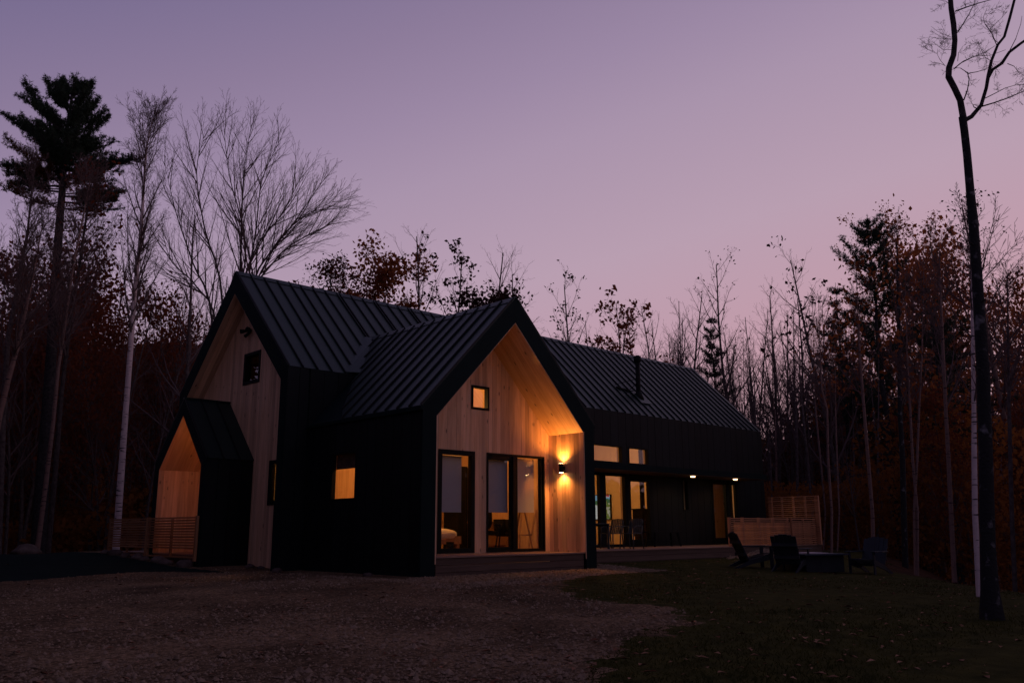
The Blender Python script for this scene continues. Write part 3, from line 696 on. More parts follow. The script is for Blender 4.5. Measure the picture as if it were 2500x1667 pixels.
box('shell', -1.0, 1.02, -1.0, 1.02, .0, .84, M['black'], tb)
cv = boxes('cover', [(-1.08, -.01, -1.08, 1.08, .85, .95), (.01, 1.08, -1.08, 1.08, .85, .95)], M['fabric_dark'], tb)

# ------------------------------------------------------------------ lamps on the house
def spot(name, loc, rot, power, col, size, blend, rad, parent=None):
    l = bpy.data.lights.new(name, 'SPOT'); l.energy = power; l.color = col; l.spot_size = math.radians(size); l.spot_blend = blend; l.shadow_soft_size = rad
    o = bpy.data.objects.new(name, l); link(o, parent); o.location = loc; o.rotation_euler = rot; return o
def point(name, loc, power, col, rad=.12, parent=None):
    l = bpy.data.lights.new(name, 'POINT'); l.energy = power; l.color = col; l.shadow_soft_size = rad
    o = bpy.data.objects.new(name, l); link(o, parent); o.location = loc; return o
WARM = (1, .50, .15)
sc = thing('wall_sconce', 'black up and down wall lamp glowing on the pine wall of the front recess', 'wall lamp', (CW-CT-.018, .66, 2.50))
tube('lamp_body', [(-.105, 0, -.11), (-.105, 0, .11)], .055, M['black'], sc, 18)
tube('lamp_rim', [(-.105, 0, .112), (-.105, 0, .104)], .05, M['lamp_hot'], sc, 18); tube('lamp_rim', [(-.105, 0, -.112), (-.105, 0, -.104)], .05, M['lamp_hot'], sc, 18)
box('bracket', -.055, 0, -.035, .035, -.05, .05, M['black'], sc)
spot('lamp_light', (-.105, 0, .125), (math.pi, 0, 0), 84, (1, .36, .06), 140, .9, .03, sc)
spot('lamp_light', (-.105, 0, -.125), (0, 0, 0), 66, (1, .38, .075), 140, .9, .03, sc)
for x in (14.72, 17.42):
    d = thing('downlight', 'round recessed downlight glowing in the canopy soffit, %s' % ('left of the pair' if x < 16 else 'right of the pair nearer the hot tub'), 'ceiling light', (x, 3.64, 2.842), group='downlights in the canopy')
    tube('trim_ring', [(0, 0, .0), (0, 0, -.012)], .075, M['black'], d, 16); tube('lens', [(0, 0, -.013), (0, 0, -.05)], [.085, .07], M['lamp_down'], d, 16)
    spot('lamp_light', (0, 0, -.05), (0, 0, 0), 34, (1, .55, .24), 158, .7, .04, d)
pl_ = thing('porch_lamp', 'small warm ceiling lamp inside the entry porch', 'ceiling lamp', (-.45, 7.75, 3.05))
tube('lamp_rim', [(0, 0, 0), (0, 0, .03)], .06, M['lamp_hot'], pl_, 14); bars('stem', [((0, 0, .03), (0, 0, .30), .02, .02)], M['black'], pl_)
point('lamp_light', (0, 0, -.08), 7.5, (1, .24, .03), .06, pl_)

# room lights: ceiling lamps of the lit rooms
def room_lamp(loc, power, col, drop, label):
    t = thing('pendant_lamp', label, 'pendant lamp', loc)
    tube('shade', [(0, 0, .10), (0, 0, .02), (0, 0, -.10)], [.03, .11, .13], M['lamp_hot'], t, 14); bars('cord', [((0, 0, .10), (0, 0, .10+drop), .012, .012)], M['black'], t)
    point('lamp_light', (0, 0, -.22), power, col, .12, t); return t
AMB = (1, .43, .095)
room_lamp((2.3, 2.2, 3.9), 110, AMB, .9, 'bedroom pendant lamp above the bed, hidden behind the blinds')
room_lamp((9.5, 8.2, 3.6), 105, (1, .37, .055), 1.0, 'living room pendant lamp at the left of the long room')
room_lamp((13.6, 7.6, 3.6), 80, (1, .37, .055), 1.0, 'living room pendant lamp near the wood stove')
room_lamp((2.6, 8.6, 2.6), 55, AMB, .6, 'entrance hall pendant lamp')
room_lamp((17.3, 6.0, 2.7), 3.5, AMB, .2, 'dim lamp in the far room behind the right patio door')
room_lamp((.20, 6.3, 2.95), 16, AMB, .3, 'small lamp just inside the low left window')

# ------------------------------------------------------------------ things behind the glass
def blind(parent_label, x0, x1, z0, z1, y, m=M['blind']):
    b = thing('roller_blind', parent_label, 'blind', (x0, y, z0))
    o = box('fabric', 0, x1-x0, 0, .006, 0, z1-z0, m, b); box('bottom_bar', 0, x1-x0, -.006, .012, -.025, 0, m, b)
    tube('roller', [(0, .02, z1-z0-.02), (x1-x0, .02, z1-z0-.02)], .028, m, b, 10); return b
blind('pale roller blind pulled halfway down behind the left front window', 1.47, 2.20, 1.44, 2.69, CR+.16)
blind('pale roller blind in the left half of the front patio door', 2.87, 3.66, 1.45, 2.72, CR+.16)
blind('pale roller blind catching the lamp reflection in the right half of the front patio door', 3.80, 4.56, 1.46, 2.74, CR+.16)
sb = thing('roller_blind', 'short dark roller blind across the top of the side wall window', 'blind', (.17, 2.40, 2.40))
box('fabric', 0, .006, 0, 1.08, 0, .36, M['stone'], sb); tube('roller', [(.02, 0, .34), (.02, 1.08, .34)], .028, M['stone'], sb, 10)

bed = thing('bed', 'low bed with rumpled cream duvet seen through the left front window', 'bed', (2.05, 3.0, FLOOR))
box('bed_frame', -.75, .75, -.95, 1.0, .22, .40, M['furn'], bed)
for sx, sy in ((-1, -1), (1, -1), (1, 1), (-1, 1)): box('leg', sx*.68-.04, sx*.68+.04, sy*.88-.04, sy*.88+.04, 0, .22, M['furn'], bed)
def soft(name, cx_, cy_, cz_, hx, hy, hz, m, parent, p=3.2, nu=28, nv=14, wr=.02):
    V = []; Fc = []
    for j in range(nv+1):
        ph = math.pi*(j/nv-.5)
        for i in range(nu):
            th = 2*math.pi*i/nu; c = lambda a: math.copysign(abs(a)**(2/p), a)
            w = 1+wr*math.sin(5*th+3*ph)+wr*math.sin(11*th-2*ph)
            V.append((cx_+hx*c(math.cos(ph))*c(math.cos(th))*w, cy_+hy*c(math.cos(ph))*c(math.sin(th))*w, cz_+hz*c(math.sin(ph))))
    for j in range(nv):
        for i in range(nu): Fc.append((j*nu+i, j*nu+(i+1) % nu, (j+1)*nu+(i+1) % nu, (j+1)*nu+i))
    return raw(name, V, Fc, m, parent, True)
soft('duvet', 0, 0, .43, .84, 1.04, .17, M['linen'], bed); soft('pillow', -.2, .72, .64, .34, .22, .10, M['linen'], bed)
dark_way = thing('wardrobe', 'tall dark wardrobe behind the bed', 'wardrobe', (4.26, 4.0, FLOOR))  # black cabinet put in to read as a dark doorway
box('carcass', -.17, .17, -.26, .3, 0, 2.2, M['black'], dark_way)
for s in (-1, 1):
    dd = box('door', s*.085-.082, s*.085+.082, -.285, -.262, .04, 2.17, M['black'], dark_way); box('handle', s*.04-.008, s*.04+.008, -.31, -.286, 1.0, 1.3, M['iron'], dd)
desk = thing('desk', 'timber desk with a closed back panel behind the patio door', 'desk', (4.46, 2.95, FLOOR))
box('top', -.44, .44, -.32, .32, .72, .75, M['furn'], desk); box('back_panel', -.37, .37, -.29, -.27, .16, .72, M['furn'], desk)
for s in (-.40, .40): box('side_panel', s-.015, s+.015, -.31, .31, 0, .72, M['furn'], desk)
bxo = thing('small_box', 'small timber box standing on the desk', 'box', (4.16, 2.85, FLOOR+.75)); box('body', -.06, .06, -.06, .06, 0, .12, M['furn'], bxo); box('lid', -.064, .064, -.064, .064, .122, .14, M['furn'], bxo)
oc = thing('office_chair', 'black upholstered armchair on castors in front of the desk', 'chair', (3.55, 2.0, FLOOR), .5)
soft('seat', 0, 0, .47, .27, .27, .06, M['fabric_dark'], oc); soft('backrest', -.26, 0, .80, .07, .24, .26, M['fabric_dark'], oc)
for s in (-1, 1):
    soft('armrest', .02, s*.29, .66, .17, .04, .03, M['fabric_dark'], oc); bars('arm_post', [((0, s*.29, .47), (0, s*.29, .64), .03, .04)], M['black'], oc)
tube('gas_lift', [(0, 0, .08), (0, 0, .42)], .03, M['black'], oc)
for k in range(5):
    a = k*1.2566; lg = bars('leg', [((0, 0, .11), (.29*math.cos(a), .29*math.sin(a), .07), .04, .03)], M['black'], oc); tube('castor', [(.29*math.cos(a)-.02, .29*math.sin(a), .03), (.29*math.cos(a)+.02, .29*math.sin(a), .03)], .03, M['black'], lg)
for (x, y, z, lab) in ((4.28, 2.1, FLOOR, 'black tub chair with rounded back behind the door mullion'),):
    c = thing('tub_chair', lab, 'chair', (x, y, z), 2.2)
    soft('seat', 0, 0, .44, .25, .25, .06, M['fabric_dark'], c)
    V = []; Fc = []
    for i in range(15):
        a = math.radians(-100+200*i/14)
        for r, zz in ((.27, .44), (.30, .80), (.26, .80), (.23, .44)): V.append((r*math.cos(a), r*math.sin(a), zz))
    for i in range(14):
        for k in range(4): Fc.append((i*4+k, i*4+(k+1) % 4, i*4+4+(k+1) % 4, i*4+4+k))
    Fc += [(0, 1, 2, 3), (56, 57, 58, 59)]
    raw('backrest', V, Fc, M['fabric_dark'], c, True)
    for sx, sy in ((-1, -1), (1, -1), (1, 1), (-1, 1)): bars('leg', [((sx*.17, sy*.17, .40), (sx*.22, sy*.22, 0), .025, .025)], M['black'], c)
ea = thing('easel', 'timber A-frame easel leaning near the pine wall behind the patio door', 'easel', (4.66, 1.62, FLOOR))
for a, b in (((-.42, 0, 0), (-.12, .1, 1.35)), ((.12, 0, 0), (-.18, .1, 1.35)), ((-.1, .5, 0), (-.14, .12, 1.3))): bars('leg', [(a, b, .045, .025)], M['furn'], ea)
bars('cross_rail', [((-.36, -.01, .42), (.06, -.01, .42), .05, .03)], M['furn'], ea)
pb = thing('paper_basket', 'small dark bin standing inside the left front window', 'bin', (2.10, 1.62, FLOOR)); tube('bin_body', [(0, 0, 0), (0, 0, .26)], [.07, .09], M['black'], pb, 14); tube('bin_rim', [(0, 0, .262), (0, 0, .28)], .094, M['black'], pb, 14)

stove = thing('wood_stove', 'black cast iron wood stove with flue pipe behind the second patio door', 'wood stove', (14.03, 5.40, FLOOR))
box('firebox', -.24, .24, -.22, .22, .30, 1.22, M['iron'], stove); box('base', -.20, .20, -.18, .18, 0, .298, M['iron'], stove)
box('top_plate', -.27, .27, -.25, .25, 1.222, 1.26, M['iron'], stove); tube('flue_pipe', [(0, -.05, 1.26), (0, -.05, 4.8)], .085, M['iron'], stove, 14)
sd_ = box('door', -.19, .19, -.25, -.222, .45, 1.08, M['black'], stove); box('handle', -.15, -.13, -.29, -.25, .70, .86, M['iron'], sd_)
# television with a landscape on its screen
tv = thing('television', 'large flat television showing a mountain landscape on the living room wall', 'television', (16.46, 9.62, 1.91))
box('casing', -.05, .035, -.80, .80, -.50, .50, M['black'], tv)
gw_, gh_ = 64, 40; V = []; Fc = []; cols = []
for j in range(gh_+1):
    for i in range(gw_+1): V.append((-.053, .775-1.55*i/gw_, -.475+.95*j/gh_))
for j in range(gh_):
    for i in range(gw_):
        Fc.append((j*(gw_+1)+i, j*(gw_+1)+i+1, (j+1)*(gw_+1)+i+1, (j+1)*(gw_+1)+i))
        u = i/gw_; v = j/gh_; n_ = float(vnoise(i, j, 3.1)); n2 = float(vnoise(i+17, j+5, 1.2))
        hill = .78+.04*math.sin(u*9)+.03*n_
        if v > hill: c = (.10+.1*v, .34, .46)
        elif v > hill-.16: c = (.03+.03*n_, .10+.05*n2, .05)
        else: c = (.07+.12*n2, .10+.09*n_, .03) if n_ > .4 else (.30+.2*n2, .27+.2*n2, .20+.12*n2)
        if .12 < u < .62 and v < .62-.25*abs(u-.35): c = (.50+.2*n2, .49+.2*n2, .46+.2*n2)
        if .72 < u < .985 and v > .875: c = (.55, .52, .52)
        if .74 < u < .97 and v > .905: c = (.45, .03, .03) if not (.80 < u < .92 and .93 < v < .97 and i % 3) else (.6, .5, .5)
        cols += [(*c, 1)]*4
me = bpy.data.meshes.new('screen'); me.from_pydata(V, [], Fc); ca = me.color_attributes.new('picture', 'FLOAT_COLOR', 'CORNER'); ca.data.foreach_set('color', np.array(cols, np.float32).ravel())
ms = mat('lit_screen', (0, 0, 0), .3); n, l, b = nodes(ms); at_ = n.new('ShaderNodeVertexColor'); at_.layer_name = 'picture'; l(at_.outputs['Color'], b.inputs['Emission Color']); b.inputs['Emission Strength'].default_value = .55
me.materials.append(ms); link(bpy.data.objects.new('screen', me), tv)

# ------------------------------------------------------------------ furniture outdoors
def slat_chair(name, label, loc, rz, group):
    c = thing(name, label, 'chair', loc, rz, group); m = M['chair']
    for k in range(7):
        y = -.21+k*.07; bars('seat_slat', [((-.20, y, .445), (.22, y, .452), .055, .016)], m, c)
    for k in range(7):
        y = -.195+k*.065; bars('back_slat', [((-.20, y, .44), (-.25, y, .62), .046, .014), ((-.25, y, .62), (-.30, y, .86), .046, .014)], m, c)
    tube('top_rail', [(-.25, -.24, .66), (-.285, -.235, .80), (-.30, -.19, .86), (-.305, 0, .87), (-.30, .19, .86), (-.285, .235, .80), (-.25, .24, .66)], .014, m, c, 6)
    for s in (-1, 1):
        tube('leg', [(.22, s*.23, .45), (.25, s*.245, 0)], .019, m, c, 6); tube('leg', [(-.25, s*.24, .66), (-.20, s*.235, .45), (-.27, s*.245, 0)], .019, m, c, 6)
        tube('armrest', [(-.25, s*.24, .66), (.05, s*.25, .66), (.20, s*.245, .62), (.22, s*.23, .45)], .013, m, c, 6)
    tube('seat_frame', [(-.20, -.23, .44), (.22, -.23, .445), (.22, .23, .445), (-.20, .23, .44), (-.20, -.23, .44)], .012, m, c, 6)
    return c
ch = slat_chair('patio_chair', 'slatted patio chair before the lit glass, middle one of the three', (9.98, 3.42, .46), math.pi, 'patio chairs at the deck table')
dup(ch, (9.90, 2.60, .46), math.pi+.06, 1, 'slatted patio chair at the right of the deck table, nearest the edge')
dup(ch, (8.35, 3.2, .46), .1, 1, 'green grey slatted patio chair half hidden by the black corner post')
tbl = thing('patio_table', 'slatted green grey patio table beside the black corner post', 'table', (8.95, 3.55, .46))
for k in range(12): box('top_slat', -.40, .40, -.62+k*.104, -.62+k*.104+.088, .72, .74, M['chair'], tbl)
for sx in (-1, 1):
    box('apron', sx*.36-.015, sx*.36+.015, -.60, .60, .66, .718, M['chair'], tbl)
    for sy in (-1, 1): box('leg', sx*.36-.025, sx*.36+.025, sy*.56-.025, sy*.56+.025, 0, .66, M['chair'], tbl)
bn = thing('deck_bench', 'long dark low bench standing on the deck against the black siding', 'bench', (13.28, 3.95, .46))
for k in range(4): box('seat_board', -.86, .86, -.20+k*.102, -.20+k*.102+.095, .45, .48, M['iron'], bn)
for s in (-1, 1):
    for sy in (-1, 1): bars('leg', [((s*.62, sy*.14, .45), (s*.72, sy*.19, 0), .06, .05)], M['iron'], bn)
box('stretcher', -.62, .62, -.03, .03, .16, .21, M['iron'], bn)

def adirondack(label, loc, rz, m, group):
    c = thing('adirondack_chair', label, 'chair', loc, rz, group)       # sitter faces local +x
    for k in range(6):                                                  # back boards, a gently fanned row
        y = -.255+k*.102; h = .92-.012*abs(k-2.5)**1.6
        prism('back_board', [(-.16, y-.049, .20), (-.16, y+.049, .20), (-.47, y*1.04+.050, h), (-.47, y*1.04-.050, h)], (-.024, 0, -.008), m, c)
    for z, x in ((.36, -.252), (.66, -.378)): box('back_brace', x-.06, x-.03, -.31, .31, z-.04, z+.04, m, c)
    for k in range(6):
        t = k/5; x = -.12+.56*t; z = .22+.145*t
        box('seat_board', x-.045, x+.048, -.28, .28, z, z+.022, m, c)
    for s in (-1, 1):
        y = s*.30
        prism('side_rail', [(.46, y-.015, .24), (.46, y-.015, .37), (.36, y-.015, .37), (-.14, y-.015, .225), (-.60, y-.015, .02), (-.62, y-.015, 0), (-.48, y-.015, 0), (-.12, y-.015, .12)], (0, .03, 0), m, c)
        box('leg', .37, .46, y+s*.016-.014, y+s*.016+.014, 0, .54, m, c)
        prism('armrest', [(.50, s*.26, .545), (.50, s*.41, .545), (.20, s*.43, .545), (-.36, s*.34, .545), (-.36, s*.28, .545)], (0, 0, .026), m, c)
    return c
G_AD = 'adirondack chairs round the fire table'
def gpt(x, y): return (x, y, zg1(x, y)+.005)
ar = math.atan2(-.691, .723)
adirondack('black adirondack chair seen from the side, leftmost at the fire table', gpt(9.35, -1.72), ar+.12, M['adir_dk'], G_AD)
adirondack('black adirondack chair with its back turned to the gravel yard, nearest of the three', gpt(9.42, -2.78), ar+.95, M['adir_dk'], G_AD)
adirondack('slate blue adirondack chair facing the house lawn, rightmost at the fire table', gpt(11.30, -3.92), ar+math.pi+.75, M['adir'], G_AD)
ft = thing('fire_table', 'dark square fire pit table with slate top and pale burner lid on the lawn', 'fire table', gpt(10.45, -2.75), ar+.35)
box('base', -.55, .55, -.55, .55, 0, .50, M['adir_dk'], ft); ft.scale = (1.05, 1.05, .82)
for k in range(4):
    a = [(-.66, .66, -.66, -.32), (-.66, .66, .32, .66), (-.66, -.32, -.318, .318), (.32, .66, -.318, .318)][k]; box('top_slab', *a, .502, .545, M['slate'], ft)
box('burner_lid', -.31, .31, -.31, .31, .505, .565, M['stone_top'], ft)

# security camera under the left gable peak
scm = thing('security_camera', 'small black twin headed security camera under the left gable peak', 'camera', (XW-.024, 7.59, 6.36))
box('mount', -.05, 0, -.06, .06, -.05, .05, M['black'], scm)
for s in (-1, 1): tube('floodlight', [(-.04, s*.05, .01), (-.14, s*.17, .0), (-.19, s*.21, -.01)], [.025, .055, .065], M['black'], scm, 12)
tube('lens_body', [(-.04, 0, -.05), (-.10, 0, -.13), (-.15, 0, -.17)], [.03, .045, .045], M['black'], scm, 12)

# far shed in the wood at the right edge
fs = thing('far_shed', 'long low shed with pale roof edge deep in the dark wood at the right', 'shed')
def cabin(cx_, cy_, L, Wd, hw, hr, rz, z, root):
    c, s = math.cos(rz), math.sin(rz); T = lambda x, y, zz: (cx_+x*c-y*s, cy_+x*s+y*c, z+zz)
    P = lambda q: [T(*v) for v in q]; off = lambda v: (v[0]*c-v[1]*s, v[0]*s+v[1]*c, v[2])
    prism('wall', P([(-L/2, -Wd/2, -1.5), (-L/2, Wd/2, -1.5), (-L/2, Wd/2, hw), (-L/2, 0, hr-.08), (-L/2, -Wd/2, hw)]), off((L, 0, 0)), M['skirt'], root)
    for q in (-1, 1):
        prism('roof', P([(-L/2-.3, q*(Wd/2+.3), hw-.08), (L/2+.3, q*(Wd/2+.3), hw-.08), (L/2+.3, 0, hr), (-L/2-.3, 0, hr)]), (0, 0, .08), M['trim'], root)
        prism('eave_board', P([(-L/2-.3, q*(Wd/2+.31), hw-.20), (L/2+.3, q*(Wd/2+.31), hw-.20), (L/2+.3, q*(Wd/2+.31), hw+.02), (-L/2-.3, q*(Wd/2+.31), hw+.02)]), off((0, q*.03, 0)), M['birch_pink'], root)
    for k in range(4):
        x = -L/2+L*(k+.5)/4; prism('window', P([(x-.5, -Wd/2-.01, hw-1.5), (x+.5, -Wd/2-.01, hw-1.5), (x+.5, -Wd/2-.01, hw-.6), (x-.5, -Wd/2-.01, hw-.6)]), off((0, -.05, 0)), M['frame'], root)
p = at(2370, 1296, 52); cabin(p[0]+2, p[1]+1, 11, 4, .0, 1.3, math.radians(-40), p[2], fs)

# field stones along the drive and at the house foot
def stone(label, x, y, r, seed, group):
    rr = random.Random(seed); V = []; Fc = []; nu, nv = 10, 6
    ph0 = rr.random()*6
    for j in range(nv+1):
        ph = math.pi*(j/nv-.5)
        for i in range(nu):
            th = 2*math.pi*i/nu; w = 1+.13*math.sin(3*th+ph0)+.10*math.sin(2*ph*2+ph0)+rr.uniform(-.06, .06)
            V.append((r*w*math.cos(ph)*math.cos(th), r*.8*w*math.cos(ph)*math.sin(th), r*.55*w*math.sin(ph)))
    for j in range(nv):
        for i in range(nu): Fc.append((j*nu+i, j*nu+(i+1) % nu, (j+1)*nu+(i+1) % nu, (j+1)*nu+i))
    o = raw('field_stone', V, Fc, M['stone'], None, True); o.location = (x, y, zg1(x, y)+r*.12); o.rotation_euler = (0, 0, rr.random()*6)
    return tag(o, label, 'stone', group)
for i, (x, y, r) in enumerate(((-1.62, 7.25, .26), (-1.72, 8.1, .18), (-1.66, 8.7, .24), (-1.75, 9.4, .16), (-1.72, 10.0, .20), (-1.8, 10.7, .17), (-1.76, 11.5, .22), (-1.82, 12.2, .15))):
    stone('field stone in the strip by the porch deck, %s from the porch corner' % ('nearest', 'second', 'third', 'fourth', 'fifth', 'sixth', 'seventh', 'farthest')[i], x, y, r, i, 'field stones along the porch')
for i, (x, y, r) in enumerate(((-.75, 4.3, .15), (-.45, 6.2, .14), (-.35, 5.8, .10), (-.4, 1.2, .11))):
    stone(('field stone at the inner corner of the black front walls', 'field stone under the pine boards, left of two', 'small field stone under the pine boards, right of two', 'small field stone at the foot of the black side wall')[i], x, y, r, 20+i, 'field stones at the wall foot')
q = at(100, 1372, 30)
stone('single pale boulder at the far edge of the asphalt drive', -3.2, 14.6, .38, 41, None)

# loose stuff on the ground
def scatter_mesh(name, pts, size, m, kind, seed, flat=True):
    rs = np.random.RandomState(seed); k = len(pts)
    a = rs.rand(k)*6.283; s = size*(.5+rs.rand(k))
    if kind == 'pebble':
        base = np.array([[1, 0, 0], [-.5, .87, 0], [-.5, -.87, 0], [0, 0, .8], [0, 0, -.4]], float); fc = np.array([[0, 1, 3], [1, 2, 3], [2, 0, 3]])
    elif kind == 'leaf':
        base = np.array([[1, 0, .1], [.25, .5, .32], [-.9, .1, .0], [.2, -.5, .28]], float); fc = np.array([[0, 1, 2], [0, 2, 3]])
    c, sn = np.cos(a), np.sin(a); B = base[None]*(1+.5*(rs.rand(k, len(base), 3)-.5))
    x = B[..., 0]*c[:, None]-B[..., 1]*sn[:, None]; y = B[..., 0]*sn[:, None]+B[..., 1]*c[:, None]
    V = np.stack([x, y, B[..., 2]], -1)*s[:, None, None]+pts[:, None, :]
    Fc = (fc[None]+(np.arange(k)*len(base))[:, None, None]).reshape(-1, 3)
    return tag(fast(name, V.reshape(-1, 3), Fc, m), kind='stuff')
rs = np.random.RandomState(3)
def sample_view(n, dmin, dmax, test, power=1.6):
    """points on the ground ahead of the camera, denser near it"""
    d = dmin+(dmax-dmin)*rs.rand(n)**power; a = rs.uniform(-.64, .64, n)
    h = FWD*np.array([1, 1, 0]); h /= np.linalg.norm(h); r2 = np.array([h[1], -h[0], 0])
    p = CAM[None]+d[:, None]*(h[None]+np.tan(a)[:, None]*r2[None]); x, y = p[:, 0], p[:, 1]
    k = test(x, y); x, y = x[k], y[k]; return np.stack([x, y, zg(x, y)], -1)
free = lambda x, y: ~((x > -.7) & (x < 5.4) & (y > -.06) | (x > 5.2) & (y > 1.95) | (x < 0) & (x > -1.7) & (y > 6.9))
isl = lambda x, y: inpoly(x, y, LAWN) & (crest(x, y) < 1.5) & free(x, y)
isg = lambda x, y: ~inpoly(x, y, LAWN) & ~inpoly(x, y, ROAD) & free(x, y) & (crest(x, y) < .8) & (y < 9)
scatter_mesh('loose_gravel', sample_view(26000, 7.5, 24, isg), .016, M['pebble'], 'pebble', 1)
gp = np.stack([rs.uniform(-1.0, 7.2, 7000), rs.uniform(-2.2, 2.0, 7000)], -1); gp = gp[isg(gp[:, 0], gp[:, 1])]
scatter_mesh('coarse_stones', sample_view(2600, 7.5, 26, isg), .034, M['pebble'], 'pebble', 12)
scatter_mesh('drainage_stones', np.stack([gp[:, 0], gp[:, 1], zg(gp[:, 0], gp[:, 1])], -1), .024, M['pebble'], 'pebble', 2)
lp = sample_view(1700, 7.5, 30, lambda x, y: (isl(x, y) | (isg(x, y) & (rs.rand(len(x)) < .55))), 1.2); lp[:, 2] += .012
scatter_mesh('fallen_leaves', lp, .048, M['litter'], 'leaf', 5)
lp2 = sample_view(60, 14, 30, lambda x, y: inpoly(x, y, ROAD), 1); lp2[:, 2] += .006
if len(lp2): scatter_mesh('leaves_on_the_drive', lp2, .05, M['litter'], 'leaf', 6)
g = sample_view(90000, 7.5, 30, isl, 1.3); k = len(g); a = rs.rand(k)*6.283; hh = (.010+.022*rs.rand(k))*(.5+vnoise(g[:, 0], g[:, 1], 1.1)); wv = .004+.004*rs.rand(k)
b0 = g+np.stack([np.cos(a)*wv, np.sin(a)*wv, -.01+0*a], -1); b1 = g-np.stack([np.cos(a)*wv, np.sin(a)*wv, .01+0*a], -1)
tp = g+np.stack([rs.normal(0, .03, k), rs.normal(0, .03, k), hh], -1)
tag(fast('grass', np.stack([b0, b1, tp], 1).reshape(-1, 3), np.arange(3*k).reshape(-1, 3), M['grass']), kind='stuff')
# heap of pale gravel by the deck
hp = [at(1788, 1352, 28.0), at(1836, 1358, 27.2)]
gh = rs.normal(0, 1, (1500, 2))*np.array([.55, .3]); gz = .20*np.exp(-(gh[:, 0]**2/.5+gh[:, 1]**2/.18)); hx0, hy0 = 15.0, 1.2
hpts = np.stack([hx0+gh[:, 0], hy0+gh[:, 1], zg(hx0+gh[:, 0], hy0+gh[:, 1])+gz], -1)
scatter_mesh('gravel_heap', hpts, .07, M['pebble'], 'pebble', 8)

# ------------------------------------------------------------------ trees
UPV = Vector((0, 0, 1))
def rot_away(d, ang, az):
    s = d.cross(UPV)
    if s.length < 1e-3: s = Vector((1, 0, 0))
    s.normalize(); t = d.cross(s)
    return (d*math.cos(ang)+(s*math.cos(az)+t*math.sin(az))*math.sin(ang)).normalized()
def limb(out, rng, p, d, L, r, lev, cfg, tips=None):
    n = cfg['seg'][lev]; st = L/n; P = Vector(p); d = Vector(d); az = rng.random()*6.28; mx = cfg['levels']
    for i in range(n):
        w = cfg['wob'][lev]
        d = (d+Vector((rng.gauss(0, w), rng.gauss(0, w), rng.gauss(0, w)))+UPV*cfg['up'][lev]).normalized()
        q = P+d*st; f0 = 1-.82*i/n; f1 = 1-.82*(i+1)/n
        out.append((lev, P.x, P.y, P.z, q.x, q.y, q.z, max(r*f0, cfg['minr']), max(r*f1, cfg['minr']*.8)))
        t = (i+1)/n
        if lev < mx and t > cfg['start'][lev]:
            for _ in range(cfg['kids'][lev]):
                if rng.random() > cfg['prob'][lev]: continue
                az += 2.4+rng.uniform(-.5, .5)
                k = P.lerp(q, rng.random()); s0 = cfg['start'][lev]; tt = (t-s0)/(1-s0)
                Lk_ = L*cfg['ratio'][lev]*(1-cfg['taper'][lev]*tt)*rng.uniform(.65, 1.2)
                limb(out, rng, k, rot_away(d, cfg['ang'][lev]*rng.uniform(.75, 1.2), az), Lk_, min(r*f1*.62, r*.5), lev+1, cfg, tips)
        P = q
    if tips is not None and lev >= mx-1: tips.append((P.x, P.y, P.z, lev))
UPRIGHT = dict(levels=3, seg=(16, 6, 4, 3), wob=(.025, .07, .10, .12), up=(.02, .07, .05, .03), start=(.28, .15, .1), kids=(2, 1, 1), prob=(.95, .95, .9), ratio=(.34, .42, .5), taper=(.72, .5, .4), ang=(.72, .62, .6), minr=.0042)
SPREAD = dict(levels=4, seg=(5, 7, 5, 4, 3), wob=(.03, .06, .08, .10, .12), up=(.0, .035, .04, .03, .02), start=(.45, .22, .15, .1), kids=(2, 2, 1, 1), prob=(1, .62, .85, .8), ratio=(1.5, .46, .48, .5), taper=(.15, .5, .5, .4), ang=(.45, .55, .6, .6), minr=.0048)
SCRUB = dict(levels=3, seg=(9, 5, 4, 3), wob=(.06, .10, .12, .14), up=(.02, .05, .03, .02), start=(.2, .15, .1), kids=(3, 2, 1), prob=(.9, .75, .9), ratio=(.42, .5, .5), taper=(.6, .4, .4), ang=(.8, .7, .7), minr=.0042)
def seg_mesh(name, segs, sides, m, parent, origin=(0, 0, 0)):
    A = np.array(segs, float).reshape(-1, 9)
    p0 = A[:, 1:4]-np.array(origin); p1 = A[:, 4:7]-np.array(origin); r0 = A[:, 7]; r1 = A[:, 8]
    d = p1-p0; d /= np.linalg.norm(d, axis=1)[:, None]+1e-9
    ref = np.where(np.abs(d[:, 2:3]) > .9, np.array([[1., 0, 0]]), np.array([[0, 0, 1.]]))
    s = np.cross(d, ref); s /= np.linalg.norm(s, axis=1)[:, None]; t = np.cross(d, s)
    a = np.arange(sides)*2*np.pi/sides; ca, sa = np.cos(a), np.sin(a)
    ring = s[:, None, :]*ca[None, :, None]+t[:, None, :]*sa[None, :, None]
    p0e = p0-d*(r0*.3)[:, None]; p1e = p1+d*(r1*.3)[:, None]
    V = np.concatenate([p0e[:, None]+ring*r0[:, None, None], p1e[:, None]+ring*r1[:, None, None]], 1)
    k = np.arange(sides); f = np.stack([k, (k+1) % sides, (k+1) % sides+sides, k+sides], -1)
    Fc = (f[None]+(np.arange(len(A))*2*sides)[:, None, None]).reshape(-1, 4)
    return fast(name, V.reshape(-1, 3), Fc, m, parent, smooth=sides > 3)
